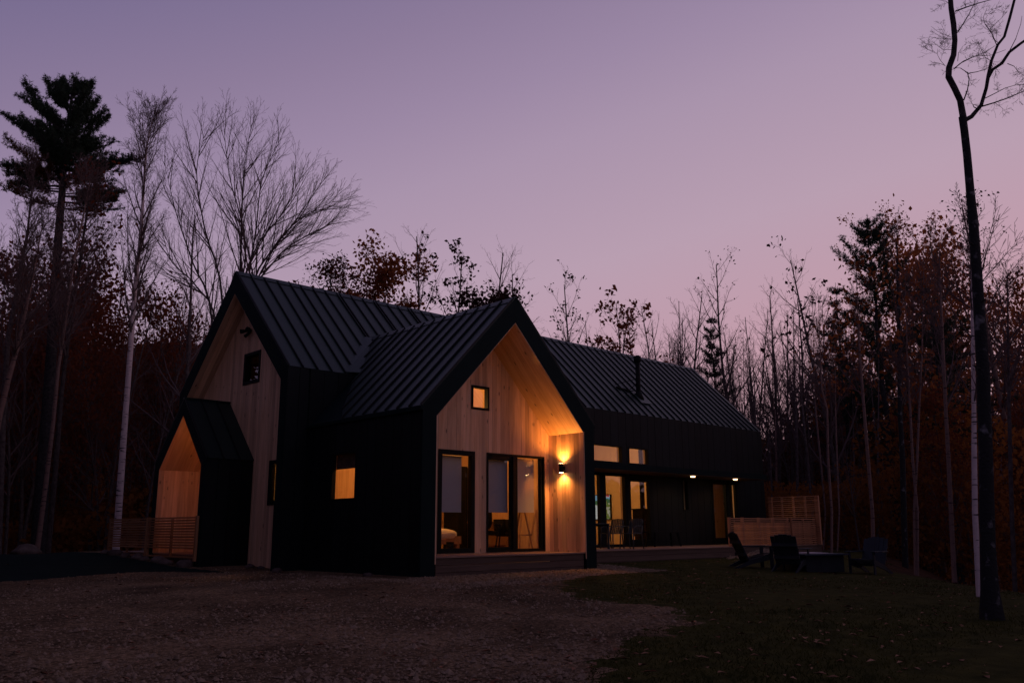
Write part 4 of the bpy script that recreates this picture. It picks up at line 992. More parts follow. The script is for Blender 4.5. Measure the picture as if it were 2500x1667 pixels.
def stem_mesh(name, pts, rad, m, parent, k=9, rough=.04, seed=1):
    rr = random.Random(seed); P = [Vector(p) for p in pts]; V = []; Fc = []
    for i, p in enumerate(P):
        d = (P[min(i+1, len(P)-1)]-P[max(i-1, 0)]).normalized(); s = d.cross(Vector((1, .2, 0))).normalized(); t = d.cross(s)
        for j in range(k): V.append(p+(s*math.cos(6.2832*j/k)+t*math.sin(6.2832*j/k))*rad[i]*(1+rr.uniform(-rough, rough)))
    for i in range(len(P)-1):
        for j in range(k): Fc.append((i*k+j, i*k+(j+1) % k, (i+1)*k+(j+1) % k, (i+1)*k+j))
    return raw(name, V, Fc, m, parent, True)
def leaf_mesh(name, C_, size, m, parent, seed, long=1.6, droop=0):
    rs_ = np.random.RandomState(seed); C_ = np.asarray(C_, float); k = len(C_)
    u = rs_.normal(size=(k, 3)); u[:, 2] -= droop; u /= np.linalg.norm(u, axis=1)[:, None]
    v = np.cross(u, rs_.normal(size=(k, 3))); v /= np.linalg.norm(v, axis=1)[:, None]; n_ = np.cross(u, v)
    s = (size*(.6+.8*rs_.rand(k)))[:, None]
    V = np.stack([C_-u*s*long*.5, C_+v*s*.5+n_*s*.12, C_+u*s*long*.5, C_-v*s*.5+n_*s*.12], 1).reshape(-1, 3)
    return tag(fast(name, V, np.arange(4*k).reshape(-1, 4), m, parent), kind='stuff')
def split_tree(root, segs, bark, tmin=.0, sides=7):
    A = np.array(segs, float); tr = A[A[:, 0] == 0]; br = A[A[:, 0] > 0]
    pts = [tr[0, 1:4]]+[r[4:7] for r in tr]; rad = [tr[0, 7]*1.25]+[r[8] for r in tr]
    stem_mesh('trunk', pts, rad, bark, root, 8)
    big = br[br[:, 7] > .02]; small = br[br[:, 7] <= .02]
    c = seg_mesh('crown', np.concatenate([big]) if len(big) else small, 5, M['twig'], root)
    if len(big) and len(small): seg_mesh('twigs', small, 3, M['twig'], root)
    return A
def bare_tree(name, label, cat, loc, H, r, cfg, seed, bark, lean=(0, 0), group=None, leaves=None, rz=0):
    t = thing(name, label, cat, loc, rz, group); rng = random.Random(seed); segs = []; tips = []
    L = H*(1.0 if cfg is not SPREAD else .40)
    limb(segs, rng, (0, 0, -.25), Vector((lean[0], lean[1], 1)).normalized(), L+.25, r, 0, cfg, tips)
    A = split_tree(t, segs, bark)
    if leaves:
        nl, size, lm, frac, clump = leaves; rs_ = np.random.RandomState(seed)
        tp_ = np.array(tips)[:, :3]; cen = tp_[rs_.permutation(len(tp_))[:max(3, int(len(tp_)*frac))]]
        C_ = cen[rs_.randint(0, len(cen), nl)]+rs_.normal(size=(nl, 3))*clump
        leaf_mesh('foliage', C_, size, lm, t, seed, droop=.6)
    return t
def ground(u, D):
    q = at(u, 1283, D); return (float(q[0]), float(q[1]), zg1(q[0], q[1]))
def height(u, v, D, base): return float(at(u, v, D)[2]-base[2])
def bough_needles(pts, rng, spread, n, start=.25):
    """needle tuft centres along a bough polyline"""
    out = []; P = [Vector(p) for p in pts]
    for _ in range(n):
        t = start+(1-start)*rng.random(); f = t*(len(P)-1); i = min(int(f), len(P)-2); q = P[i].lerp(P[i+1], f-i)
        w = spread*(1.15-t*.75); out.append((q.x+rng.gauss(0, w), q.y+rng.gauss(0, w), q.z+abs(rng.gauss(0, w*.55))-.05))
    return out

# --- tall white pine at the left edge, bough by bough
pD = 32.0; pb_ = ground(95, pD)
pine = thing('white_pine', 'tall dark white pine with flagged crown at the left edge', 'tree', pb_)
def loc_of(u, v, D, b=pb_): q = at(u, v, D); return Vector((q[0]-b[0], q[1]-b[1], q[2]-b[2]))
trunk_px = [(95, 1345), (103, 1180), (117, 1000), (126, 850), (136, 680), (146, 540), (155, 430), (163, 320), (175, 240), (180, 205)]
tp3 = [loc_of(u, v, pD) for u, v in trunk_px]; tp3[0].z = -.3
stem_mesh('trunk', tp3, [.27, .235, .21, .19, .17, .145, .115, .08, .045, .015], M['bark_dark'], pine, 10)
def trunk_at(v):
    for (a, b), (c, d) in zip(zip(trunk_px, tp3), zip(trunk_px[1:], tp3[1:])):
        if b is not None and a[1] >= v >= c[1]: return b.lerp(d, (a[1]-v)/(a[1]-c[1]))
    return tp3[-1]
rng = random.Random(5); bseg = []; ntuft = []; rust = []
def feather(pts, n, t0, store, up=.35, k=1.0, bseg=bseg, rng=rng):
    """needle clad side twigs along a bough, longest in its middle, turned up at their ends"""
    P = [Vector(p) for p in pts]; L0 = sum((P[i+1]-P[i]).length for i in range(len(P)-1))
    for j in range(n):
        t = t0+(1-t0)*(j+rng.random())/n; f = min(t, .999)*(len(P)-1); i = int(f); q = P[i].lerp(P[i+1], f-i); d = (P[i+1]-P[i]).normalized()
        e = rot_away(d, rng.uniform(.35, 1.0), rng.random()*6.28); e = (e+UPV*up).normalized()
        l_ = k*(.16+.34*L0*(1-t)*.55+.10*rng.random()); a_ = q+e*l_*.55; b_ = q+e*l_+UPV*l_*.22
        bseg.append((2, *q, *a_, .010, .007)); bseg.append((2, *a_, *b_, .007, .004))
        for m_ in range(max(3, int(l_*20))):
            g_ = .25+.75*rng.random(); w_ = q.lerp(a_, g_/.55) if g_ < .55 else a_.lerp(b_, (g_-.55)/.45)
            store.append((w_.x+rng.gauss(0, .035), w_.y+rng.gauss(0, .035), w_.z+rng.gauss(0, .03)))
BOUGH = [ # start v on trunk, via px, tip px
    (395, (80, 330), (8, 281)), (372, (110, 345), (52, 298)), (300, (95, 262), (60, 203)), (330, (110, 280), (48, 236)), (265, (130, 235), (112, 197)), (245, (160, 215), (152, 196)),
    (240, (190, 215), (182, 192)), (255, (200, 225), (206, 206)), (290, (205, 262), (226, 205)), (310, (215, 280), (238, 243)), (345, (215, 310), (256, 270)), (355, (225, 320), (266, 284)), (360, (205, 345), (240, 348)),
    (392, (205, 378), (240, 362)), (418, (250, 410), (340, 388)), (414, (215, 402), (300, 395)), (402, (110, 385), (100, 352)), (430, (80, 412), (8, 404)), (440, (90, 425), (18, 428)), (455, (70, 445), (22, 455)),
    (450, (210, 440), (246, 428)), (480, (230, 475), (302, 468)), (495, (225, 490), (282, 482)), (470, (95, 455), (40, 470)), (278, (150, 240), (140, 205)), (300, (185, 262), (205, 230)), (325, (190, 290), (215, 270)), (340, (140, 300), (112, 262)), (360, (130, 330), (92, 300)), (385, (150, 350), (128, 330)), (380, (190, 350), (215, 335))]
for k, (v0, mid, tip) in enumerate(BOUGH):
    a = trunk_at(v0); dz = rng.uniform(-1.4, 1.4); b = loc_of(*mid, pD+dz*.6); c = loc_of(*tip, pD+dz)
    pts = [a, a.lerp(b, .5)+Vector((0, 0, -.06)), b, b.lerp(c, .5), c]; L_ = (c-a).length
    for i in range(4): bseg.append((1, *pts[i], *pts[i+1], .05-.011*i, .05-.011*(i+1)))
    low = v0 > 425
    feather(pts, int(15*L_)+8, .22, ntuft)
    for m_ in range(int(22*L_)): ntuft.append(tuple(b.lerp(c, rng.random())+Vector((rng.gauss(0, .05), rng.gauss(0, .05), rng.gauss(0, .05)))))
    if low: feather(pts, int(9*L_), .08, rust, .1)
for k in range(34):                                                     # boughs towards and away from the viewer fill the crown
    v0 = rng.uniform(225, 475); a = trunk_at(v0); az_ = rng.choice([.8, -2.3])+rng.uniform(-1.0, 1.0); L_ = (.35+(v0-205)*.0085)*rng.uniform(.6, 1.1)
    d_ = Vector((math.cos(az_), math.sin(az_), .45)).normalized(); pts = [a, a+d_*L_*.5, a+d_*L_+Vector((0, 0, .25))]
    for i in range(2): bseg.append((1, *pts[i], *pts[i+1], .035-.012*i, .024-.012*i))
    feather(pts, int(13*L_)+6, .12, ntuft if v0 < 425 or rng.random() < .45 else rust)
for k in range(22):
    v0 = rng.uniform(405, 520); a = trunk_at(v0); s_ = rng.choice([-1, 1]); L_ = rng.uniform(1.0, 2.3); az_ = rng.uniform(-.9, .9)
    d_ = Vector((RIGHT[0]*s_*math.cos(az_)+FWD[0]*math.sin(az_), RIGHT[1]*s_*math.cos(az_)+FWD[1]*math.sin(az_), .08)).normalized(); pts = [a, a+d_*L_*.5-UPV*.05, a+d_*L_+UPV*.12]
    for i in range(2): bseg.append((1, *pts[i], *pts[i+1], .03-.01*i, .02-.01*i))
    feather(pts, int(11*L_)+5, .2, ntuft if rng.random() < .55 else rust, .25)
for k in range(20):
    v0 = rng.uniform(222, 395); a = trunk_at(v0); az_ = rng.random()*6.28; L_ = rng.uniform(.5, 1.2); d_ = Vector((math.cos(az_), math.sin(az_), .5)).normalized(); pts = [a, a+d_*L_*.5, a+d_*L_+UPV*.15]
    for i in range(2): bseg.append((1, *pts[i], *pts[i+1], .03-.01*i, .02-.01*i))
    feather(pts, int(12*L_)+5, .1, ntuft)
for k in range(60): rust.append(tuple(trunk_at(rng.uniform(400, 560))+Vector((rng.gauss(0, .5), rng.gauss(0, .5), rng.gauss(0, .2)))))
for k in range(20):                                                     # dead stubs lower down
    v0 = rng.uniform(520, 760); a = trunk_at(v0); s_ = rng.choice([-1, 1]); q = a+Vector((RIGHT[0]*s_, RIGHT[1]*s_, rng.uniform(-.1, .35)))*rng.uniform(.4, 1.7); bseg.append((1, *a, *q, .022, .008))
tag(seg_mesh('boughs', bseg, 5, M['bark_dark'], pine), kind='stuff')
def needles(name, cen, m, root, seed, per=8, ln=.17, wd=.014):
    C_ = np.repeat(np.array(cen), per, axis=0); rs_ = np.random.RandomState(seed); k = len(C_)
    u = rs_.normal(size=(k, 3)); u[:, 2] += .35; u /= np.linalg.norm(u, axis=1)[:, None]; v = np.cross(u, rs_.normal(size=(k, 3))); v /= np.linalg.norm(v, axis=1)[:, None]
    l_ = (ln*(.6+.7*rs_.rand(k)))[:, None]
    V = np.stack([C_-v*wd, C_+v*wd, C_+u*l_], 1).reshape(-1, 3)
    return tag(fast(name, V, np.arange(3*k).reshape(-1, 3), m, root), kind='stuff')
needles('needles', ntuft, M['needle'], pine, 1, 7, .13, .011)
if rust: needles('rusty_needles', rust, M['needle_rust'], pine, 2, 5, .12, .011)

# --- generic conifer
def conifer(name, label, loc, H, R, seed, start=.25, dens=1.0, rustf=0., shape=1.0, group=None, rise=.15, bark=None, gap=.04):
    t = thing(name, label, 'tree', loc, 0, group); rng = random.Random(seed); bs = []; nd = []; rs2 = []
    n = 12; pts = [Vector((rng.gauss(0, .04), rng.gauss(0, .04), H*i/n)) for i in range(n+1)]; pts[0] = Vector((0, 0, -.3))
    stem_mesh('trunk', pts, [max(.013*H*(1-.95*i/n), .01) for i in range(n+1)], bark or M['bark_dark'], t, 8)
    z = start*H
    while z < H*.985:
        f = (z/H-start)/(1-start); w = rng.randint(3, 5); az0 = rng.random()*6.28
        for j in range(w):
            L_ = R*((1-f)**shape)*rng.uniform(.35, 1.2)+.15; a = az0+6.283*j/w+rng.uniform(-.3, .3)
            d = Vector((math.cos(a), math.sin(a), rise+.5*f)); p0 = Vector((0, 0, z)); p2 = p0+d*L_; p1 = p0+d*L_*.5+Vector((0, 0, -.05*L_))
            bs.append((1, *p0, *p1, .012+.008*L_, .010+.004*L_)); bs.append((1, *p1, *p2, .010+.004*L_, .005))
            if rng.random() > .80: continue
            feather([p0, p1, p2], int((6*L_+3)*dens), .10, rs2 if rng.random() < rustf else nd, .25, .85, bs, rng)
        z += H*gap*rng.uniform(.6, 1.4)
    for k in range(int(14*start*4)):
        zz = rng.uniform(.08, start+.1)*H; a = rng.random()*6.28; L_ = R*rng.uniform(.2, .7); bs.append((1, 0, 0, zz, math.cos(a)*L_, math.sin(a)*L_, zz+L_*rng.uniform(-.25, .2), .012, .004))
    tag(seg_mesh('boughs', bs, 4, M['bark_dark'], t), kind='stuff')
    needles('needles', nd, M['needle'], t, seed, 6, .15, .014)
    if rs2: needles('rusty_needles', rs2, M['needle_rust'], t, seed+1, 5, .14, .014)
    return t

# --- big forked tree at the right edge
bD = 12.6; bb = ground(2418, bD)
big = thing('forked_tree', 'tall near tree with lichen spotted trunk forking high at the right edge', 'tree', bb)
lb = lambda u, v, D=bD: Vector(at(u, v, D)-np.array(bb))
pxm = at(1250, 800, bD); PXM = bD/F_PX*.76
tk = [(2422, 1515, 42), (2420, 1488, 33), (2417, 1440, 27), (2411, 1340, 23), (2408, 1200, 22), (2405, 1050, 21), (2400, 900, 20), (2392, 780, 18), (2384, 660, 16.5), (2376, 540, 15.5), (2368, 460, 14), (2361, 380, 13), (2354, 320, 12.5), (2350, 286, 12.5)]
pts = [lb(u, v) for u, v, r in tk]; pts[0].z = -.3
stem_mesh('trunk', pts, [r*PXM for u, v, r in tk], M['lichen_bark'], big, 14, .05)
lead = [(2352, 290, 11), (2344, 245, 10), (2330, 215, 10.5), (2316, 188, 10.5), (2317, 165, 10), (2328, 135, 9.5), (2331, 100, 9), (2328, 60, 9), (2322, 20, 8.5), (2318, -40, 8), (2325, -120, 7)]
lmb = stem_mesh('leader', [lb(u, v) for u, v, r in lead], [r*PXM for u, v, r in lead], M['bark_dark'], big, 12, .05)
r1 = [(2352, 296, 8), (2372, 285, 7.5), (2395, 258, 6.5), (2408, 215, 6), (2413, 185, 6), (2420, 150, 5), (2436, 110, 4.5), (2452, 90, 4.5), (2465, 45, 4.5), (2478, -5, 4.2), (2490, -70, 3.5)]
stem_mesh('limb', [lb(u, v, bD-.15*i/10) for i, (u, v, r) in enumerate(r1)], [r*PXM for u, v, r in r1], M['bark_dark'], big, 10, .05)
r2 = [(2412, 192, 5), (2424, 170, 5), (2446, 155, 5.5), (2464, 128, 5), (2490, 108, 4.5), (2530, 80, 4), (2590, 30, 3)]
stem_mesh('limb', [lb(u, v, bD-.4*i/6) for i, (u, v, r) in enumerate(r2)], [r*PXM for u, v, r in r2], M['bark_dark'], big, 9, .05)
bseg = []; rng = random.Random(8)
def pline(L_, r0, dz=0):
    P = [lb(u, v, bD+dz*i/max(1, len(L_)-1)) for i, (u, v) in enumerate(L_)]
    for i in range(len(P)-1):
        f = 1-.7*i/len(P); g_ = 1-.7*(i+1)/len(P); bseg.append((1, *P[i], *P[i+1], r0*PXM*f, r0*PXM*g_))
    return P
TW = dict(levels=2, seg=(4, 4, 3), wob=(.12, .16, .2), up=(.02, .03, .0), start=(.15, .1), kids=(2, 2), prob=(.85, .6), ratio=(.55, .55), taper=(.4, .4), ang=(.8, .8), minr=.0019)
lines = [([(2398, 260), (2425, 252), (2460, 240), (2490, 227), (2520, 215)], 2.6, -.5), ([(2406, 240), (2430, 228), (2455, 215), (2480, 208), (2520, 205)], 1.8, .5), ([(2353, 245), (2362, 220), (2366, 195), (2362, 178), (2345, 167), (2330, 166)], 2.2, -.3),
         ([(2330, 168), (2345, 155), (2375, 140), (2405, 128), (2430, 112)], 2.0, .6), ([(2333, 165), (2352, 150), (2380, 138), (2420, 135), (2455, 122)], 1.8, -.6), ([(2333, 28), (2360, 18), (2390, 8), (2420, 0)], 2.6, .3), ([(2338, 80), (2352, 58), (2366, 35), (2378, 10), (2385, -30)], 2.0, -.3),
         ([(2326, 96), (2310, 96), (2290, 95), (2268, 90)], 1.3, .3), ([(2322, 122), (2305, 122), (2292, 115), (2280, 105)], 1.1, -.3), ([(2308, 162), (2296, 148), (2289, 135), (2289, 122)], 1.1, .2), ([(2306, 160), (2290, 154), (2272, 152)], .9, .2), ([(2324, 92), (2305, 85), (2290, 78), (2273, 65)], .9, -.3),
         ([(2434, 112), (2420, 80), (2405, 60), (2400, 45), (2410, 20)], 1.6, .4), ([(2440, 108), (2425, 95), (2418, 70), (2445, 45), (2458, 30)], 1.3, -.4), ([(2362, 180), (2385, 176), (2405, 170), (2420, 160)], 1.6, .2), ([(2462, 130), (2480, 95), (2492, 60), (2495, 40)], 1.5, .3), ([(2460, 156), (2475, 162), (2488, 178), (2510, 190)], 1.5, -.2), ([(2322, 15), (2310, 4), (2290, 0), (2280, -8)], 1.2, .3), ([(2390, 268), (2378, 262), (2375, 256), (2382, 255)], 2.0, .1), ([(2338, 150), (2340, 130), (2352, 112)], 1.2, .3), ([(2420, 150), (2405, 140), (2395, 120), (2385, 100)], 1.3, .3)]
for L_, r0, dz in lines:
    P = pline(L_, r0, dz)
    for i in range(len(P)-1):
        for _ in range(2):
            k = P[i].lerp(P[i+1], rng.random()); d = (P[i+1]-P[i]).normalized()
            if rng.random() < .42: limb(bseg, rng, k, rot_away(d, rng.uniform(.5, 1.1), rng.random()*6.28), rng.uniform(.18, .42), r0*PXM*.42, 0, TW)
bseg = [(1,)+tuple(s[1:]) for s in bseg]
A_ = np.array(bseg); tag(seg_mesh('branches', A_[A_[:, 7] > .006], 6, M['bark_dark'], big), kind='stuff'); seg_mesh('twigs', A_[A_[:, 7] <= .006], 3, M['twig'], big)
kn = []
for v_, off_, r_ in ((1110, 9, .055), (655, 8, .035), (545, 9, .035), (930, -8, .03), (840, 7, .03), (1230, -9, .04), (455, 6, .03)):
    P_ = lb(np.interp(v_, [q[1] for q in tk[::-1]], [q[0] for q in tk[::-1]])+off_, v_); kn.append((1, P_.x, P_.y, P_.z-r_, P_.x, P_.y, P_.z+r_*.6, r_, r_*.7))
for q in kn: seg_mesh('knot', [q], 8, M['lichen_bark'], big)
for v_, du, dv in ((1010, 34, -8), (905, -26, -14), (742, 22, -16), (600, -18, -12)):
    uu = np.interp(v_, [q[1] for q in tk[::-1]], [q[0] for q in tk[::-1]]); A0 = lb(uu, v_); B0 = lb(uu+du, v_+dv, bD-.2); seg_mesh('stub', [(1, *A0, *B0, .014, .006)], 6, M['bark_dark'], big)

# --- white birch at the left of the porch and two leaning thin birches
def px_tree(name, label, D, base_u, pts_px, rad, bark, cfg, seed, nb, blen, group=None, zone=(.3, 1), leaves=None, upb=.75):
    b = ground(base_u, D); t = thing(name, label, 'tree', b, 0, group); rng = random.Random(seed)
    P = [Vector(at(u, v, D)-np.array(b)) for u, v in pts_px]; P[0].z = -.3
    stem_mesh('trunk', P, rad, bark, t, 9); sg = []; tips = []
    tot = len(P)-1
    for k in range(nb):
        f = zone[0]+(zone[1]-zone[0])*((k+rng.random())/nb); q = f*tot; i = min(int(q), tot-1); p = P[i].lerp(P[i+1], q-i)
        d = (P[i+1]-P[i]).normalized(); r_ = rad[i]*(1-(q-i))+rad[i+1]*(q-i)
        L_ = blen*(1.15-.8*((f-zone[0])/(zone[1]-zone[0])))*rng.uniform(.6, 1.2)
        limb(sg, rng, p, rot_away(d, upb*rng.uniform(.6, 1.15), rng.random()*6.28), L_, min(r_*.5, .012+.011*L_), 0, cfg, tips)
    A = np.array([(1,)+s[1:] for s in sg]); seg_mesh('crown', A[A[:, 7] > .012], 5, M['twig'], t); seg_mesh('twigs', A[A[:, 7] <= .012], 3, M['twig'], t)
    if leaves:
        nl, size, lm, frac, clump = leaves; rs_ = np.random.RandomState(seed); tp_ = np.array(tips)[:, :3]
        cen = tp_[rs_.permutation(len(tp_))[:max(3, int(len(tp_)*frac))]]; leaf_mesh('foliage', cen[rs_.randint(0, len(cen), nl)]+rs_.normal(size=(nl, 3))*clump, size, lm, t, seed, droop=.6)
    return t
BR = dict(levels=2, seg=(7, 5, 4), wob=(.06, .09, .12), up=(.075, .05, .02), start=(.12, .1), kids=(2, 1), prob=(.85, .85), ratio=(.42, .5), taper=(.45, .4), ang=(.55, .6), minr=.0042)
BRS = dict(BR, kids=(2, 2), minr=.0048)
px_tree('white_birch', 'white birch with black ringed trunk rising behind the porch railing', 30, 285, [(283, 1345), (296, 1150), (307, 1000), (318, 860), (330, 700), (345, 560), (352, 430), (358, 360), (368, 310), (374, 285)], [.125, .11, .10, .094, .08, .06, .045, .03, .018, .008], M['birch'], BRS, 21, 40, 2.9, zone=(.36, .99), upb=.52)
px_tree('leaning_birch', 'thin leaning birch between the white pine and the white birch', 27, 92, [(90, 1345), (112, 1180), (130, 1030), (142, 900), (160, 780), (180, 640), (205, 520), (222, 430)], [.075, .068, .06, .053, .045, .036, .025, .010], M['birch_pink'], BRS, 22, 30, 2.6, zone=(.45, 1))
px_tree('leaning_birch', 'pale leaning birch crossing the left edge of the photo', 24, -45, [(-48, 1340), (-25, 1150), (0, 1010), (22, 920), (42, 850), (62, 760), (85, 650), (105, 540)], [.09, .085, .075, .07, .06, .045, .03, .01], M['birch_pink'], BRS, 23, 22, 2.2, zone=(.5, 1))
px_tree('dark_tree', 'dark slender forked tree beside the leaning birch at the left', 29, 232, [(118, 1345), (135, 1150), (150, 960), (172, 780), (195, 640), (212, 520), (225, 440)], [.09, .082, .075, .065, .05, .035, .012], M['bark'], BRS, 24, 34, 2.4, zone=(.4, 1), leaves=(500, .09, M['leaf_red'], .3, .25))
px_tree('dark_tree', 'dark thin tree at the far left edge with upright twigs', 30, 5, [(0, 1340), (8, 1000), (20, 820), (45, 690), (68, 560), (80, 440), (90, 380)], [.11, .1, .085, .06, .04, .025, .01], M['bark'], BRS, 25, 30, 2.0, zone=(.35, 1))

# --- spreading bare maple behind the left gable
mD = 38; mb = ground(590, mD); mp_ = thing('spreading_maple', 'large bare maple with many rising stems behind the left roof peak', 'tree', mb)
rng = random.Random(12); sg = []
ST = [((560, 1050), (575, 800), (600, 600), (560, 430), (545, 290)), ((590, 1050), (600, 760), (625, 560), (640, 440), (680, 350)), ((540, 1050), (520, 800), (470, 640), (430, 520), (402, 400)), ((575, 1050), (585, 780), (618, 620), (690, 520), (735, 430)), ((550, 1050), (545, 760), (500, 560), (480, 420), (500, 330)), ((590, 1050), (606, 760), (664, 610), (740, 530), (820, 490)), ((585, 1050), (600, 800), (650, 640), (720, 540), (790, 440)), ((545, 1050), (530, 820), (480, 700), (420, 640), (395, 560)), ((570, 1050), (585, 700), (590, 520), (598, 400), (615, 300)), ((590, 1050), (606, 780), (668, 640), (740, 580), (815, 545))]
MB = dict(levels=2, seg=(8, 5, 3), wob=(.035, .06, .09), up=(.035, .03, .02), start=(.15, .2), kids=(1, 1), prob=(.9, .8), ratio=(.52, .5), taper=(.5, .4), ang=(.42, .5), minr=.0048)
for k, L_ in enumerate(ST):
    dz = rng.uniform(-2.5, 2.5); P = [Vector(at(u, v, mD+dz*i/4)-np.array(mb)) for i, (u, v) in enumerate(L_)]; P[0].z = -.2
    fine = []
    for i in range(4):
        for j in range(4):
            p_ = [P[max(i-1, 0)], P[i], P[i+1], P[min(i+2, 4)]]; f = j/4
            fine.append(.5*((2*p_[1])+(p_[2]-p_[0])*f+(2*p_[0]-5*p_[1]+4*p_[2]-p_[3])*f*f+(3*p_[1]-p_[0]-3*p_[2]+p_[3])*f**3))
    fine.append(P[4]); r0 = .066
    stem_mesh('trunk', fine, [r0*(1-.93*i/16) for i in range(17)], M['bark'], mp_, 7)
    for i in range(5, 16):
        for _ in range(2):
            p = fine[i].lerp(fine[i+1], rng.random()); d = (fine[i+1]-fine[i]).normalized(); L2 = 5.0*(1.1-.052*i)*rng.uniform(.5, 1.15)
            limb(sg, rng, p, rot_away(d, rng.uniform(.3, .62), rng.random()*6.28), L2, .007+.0062*L2, 0, MB)
A_ = np.array([(1,)+s[1:] for s in sg]); seg_mesh('crown', A_[A_[:, 7] > .012], 5, M['twig'], mp_); seg_mesh('twigs', A_[A_[:, 7] <= .012], 3, M['twig'], mp_)

# --- trees rising behind the roof and at the right, one by one
def place(u, vtop, D): b = ground(u, D); return b, height(u, vtop, D, b)
def bt(u, vtop, D, label, cfg=UPRIGHT, seed=0, bark='bark', leaves=None, name='bare_tree', r=None, lean=(0, 0)):
    b, H = place(u, vtop, D); return bare_tree(name, label, 'tree', b, H, r or .0095*H, cfg, seed, M[bark], lean, None, leaves)
bt(450, 540, 33, 'thin bare tree between the white birch and the left gable', seed=31)
bt(830, 640, 40, 'slender grey leaved birch behind the left roof slope', seed=32, leaves=(2000, .075, M['leaf_dark'], .9, .15))
bt(905, 690, 42, 'rusty red oak behind the left roof slope', SCRUB, 33, leaves=(9500, .13, M['leaf_rust'], .9, .24), name='oak_tree')
bt(840, 730, 43, 'low dark red oak beside the rusty oak behind the roof', SCRUB, 34, leaves=(5000, .12, M['leaf_red'], .9, .22), name='oak_tree')
bt(1015, 600, 44, 'bare tall tree with a few dark leaf clumps behind the roof valley', seed=35, leaves=(520, .12, M['leaf_dark'], .05, .15))
bt(1060, 640, 46, 'bare tree leaning right with dark leaf clumps left of the front peak', seed=36, leaves=(800, .13, M['leaf_dark'], .07, .18), lean=(.05, -.04))
bt(1165, 760, 40, 'dark round topped oak just left of the front gable peak', SCRUB, 37, leaves=(6500, .12, M['leaf_dark'], .8, .22), name='oak_tree')
bt(1185, 612, 48, 'bare tree with upright fan of twigs left of the front gable peak', seed=38)
bt(1255, 668, 50, 'bare tree with spread fan of twigs right behind the front gable peak', seed=39)
bt(1400, 692, 44, 'bare tree with scattered dark leaves right of the front gable peak', seed=40, leaves=(380, .10, M['leaf_dark'], .3, .08))
bt(1505, 770, 42, 'small red leaved oak above the middle of the right roof', SCRUB, 41, leaves=(1900, .13, M['leaf_red'], .6, .13), name='oak_tree')
bt(1600, 745, 52, 'thin bare sapling above the right roof', seed=42)
bt(1690, 715, 52, 'bare tree above the right end of the roof ridge', seed=43)
bt(1805, 650, 50, 'tallest bare tree right of the roof end', seed=44, leaves=(160, .10, M['leaf_dark'], .2, .1))
bt(1912, 720, 52, 'bare tree with broom of upright twigs right of the roof end', seed=45)
bt(1990, 730, 50, 'bare double stemmed tree between the roof end and the pines', seed=46, leaves=(90, .18, M['leaf_dark'], .05, .2))
bt(2060, 630, 42, 'bare tree with a few big dark leaves left of the dark pine', seed=47, leaves=(200, .13, M['leaf_dark'], .10, .12), lean=(-.02, .02))
b, H = place(1765, 775, 54); conifer('spruce_tree', 'small dark spruce just right of the roof end', b, H, 2.7, 61, .22, 2.6)
b, H = place(2090, 690, 46); conifer('spruce_tree', 'rust tinged spruce left of the dark pine', b, H, 2.8, 62, .30, 1.9, .35)
b, H = place(2190, 540, 42); conifer('pine_tree', 'tall dark pine with ragged crown in the right wood', b, H, 3.2, 63, .42, 2.3, .0, .62, rise=.55)
b, H = place(2330, 690, 40); conifer('pine_tree', 'dark pine with long level boughs behind the forked trunk', b, H, 4.6, 64, .42, 1.5, .1, .7, rise=.05, gap=.05)
b, H = place(2250, 760, 48); conifer('spruce_tree', 'dark spruce between the tall pine and the forked trunk', b, H, 2.4, 65, .40, .8, .2, gap=.055)
bt(2290, 530, 44, 'tall orange leaved birch between the dark pine and the forked trunk', seed=48, leaves=(4200, .09, M['leaf_rust'], .95, .20), name='birch_tree', bark='birch_pink')
bt(2345, 580, 46, 'orange leaved birch just left of the forked trunk', seed=49, leaves=(3600, .09, M['leaf_rust'], .95, .20), name='birch_tree', bark='birch_pink')
bt(2420, 640, 45, 'thin rust leaved birch just right of the forked trunk', seed=50, leaves=(2400, .08, M['leaf_rust'], .9, .18), name='birch_tree', bark='birch_pink')
bt(2520, 520, 40, 'sparse leaved birch leaning in at the right edge', seed=51, leaves=(900, .08, M['leaf_dark'], .8, .15), lean=(-.03, .03), name='birch_tree', bark='birch_pink')
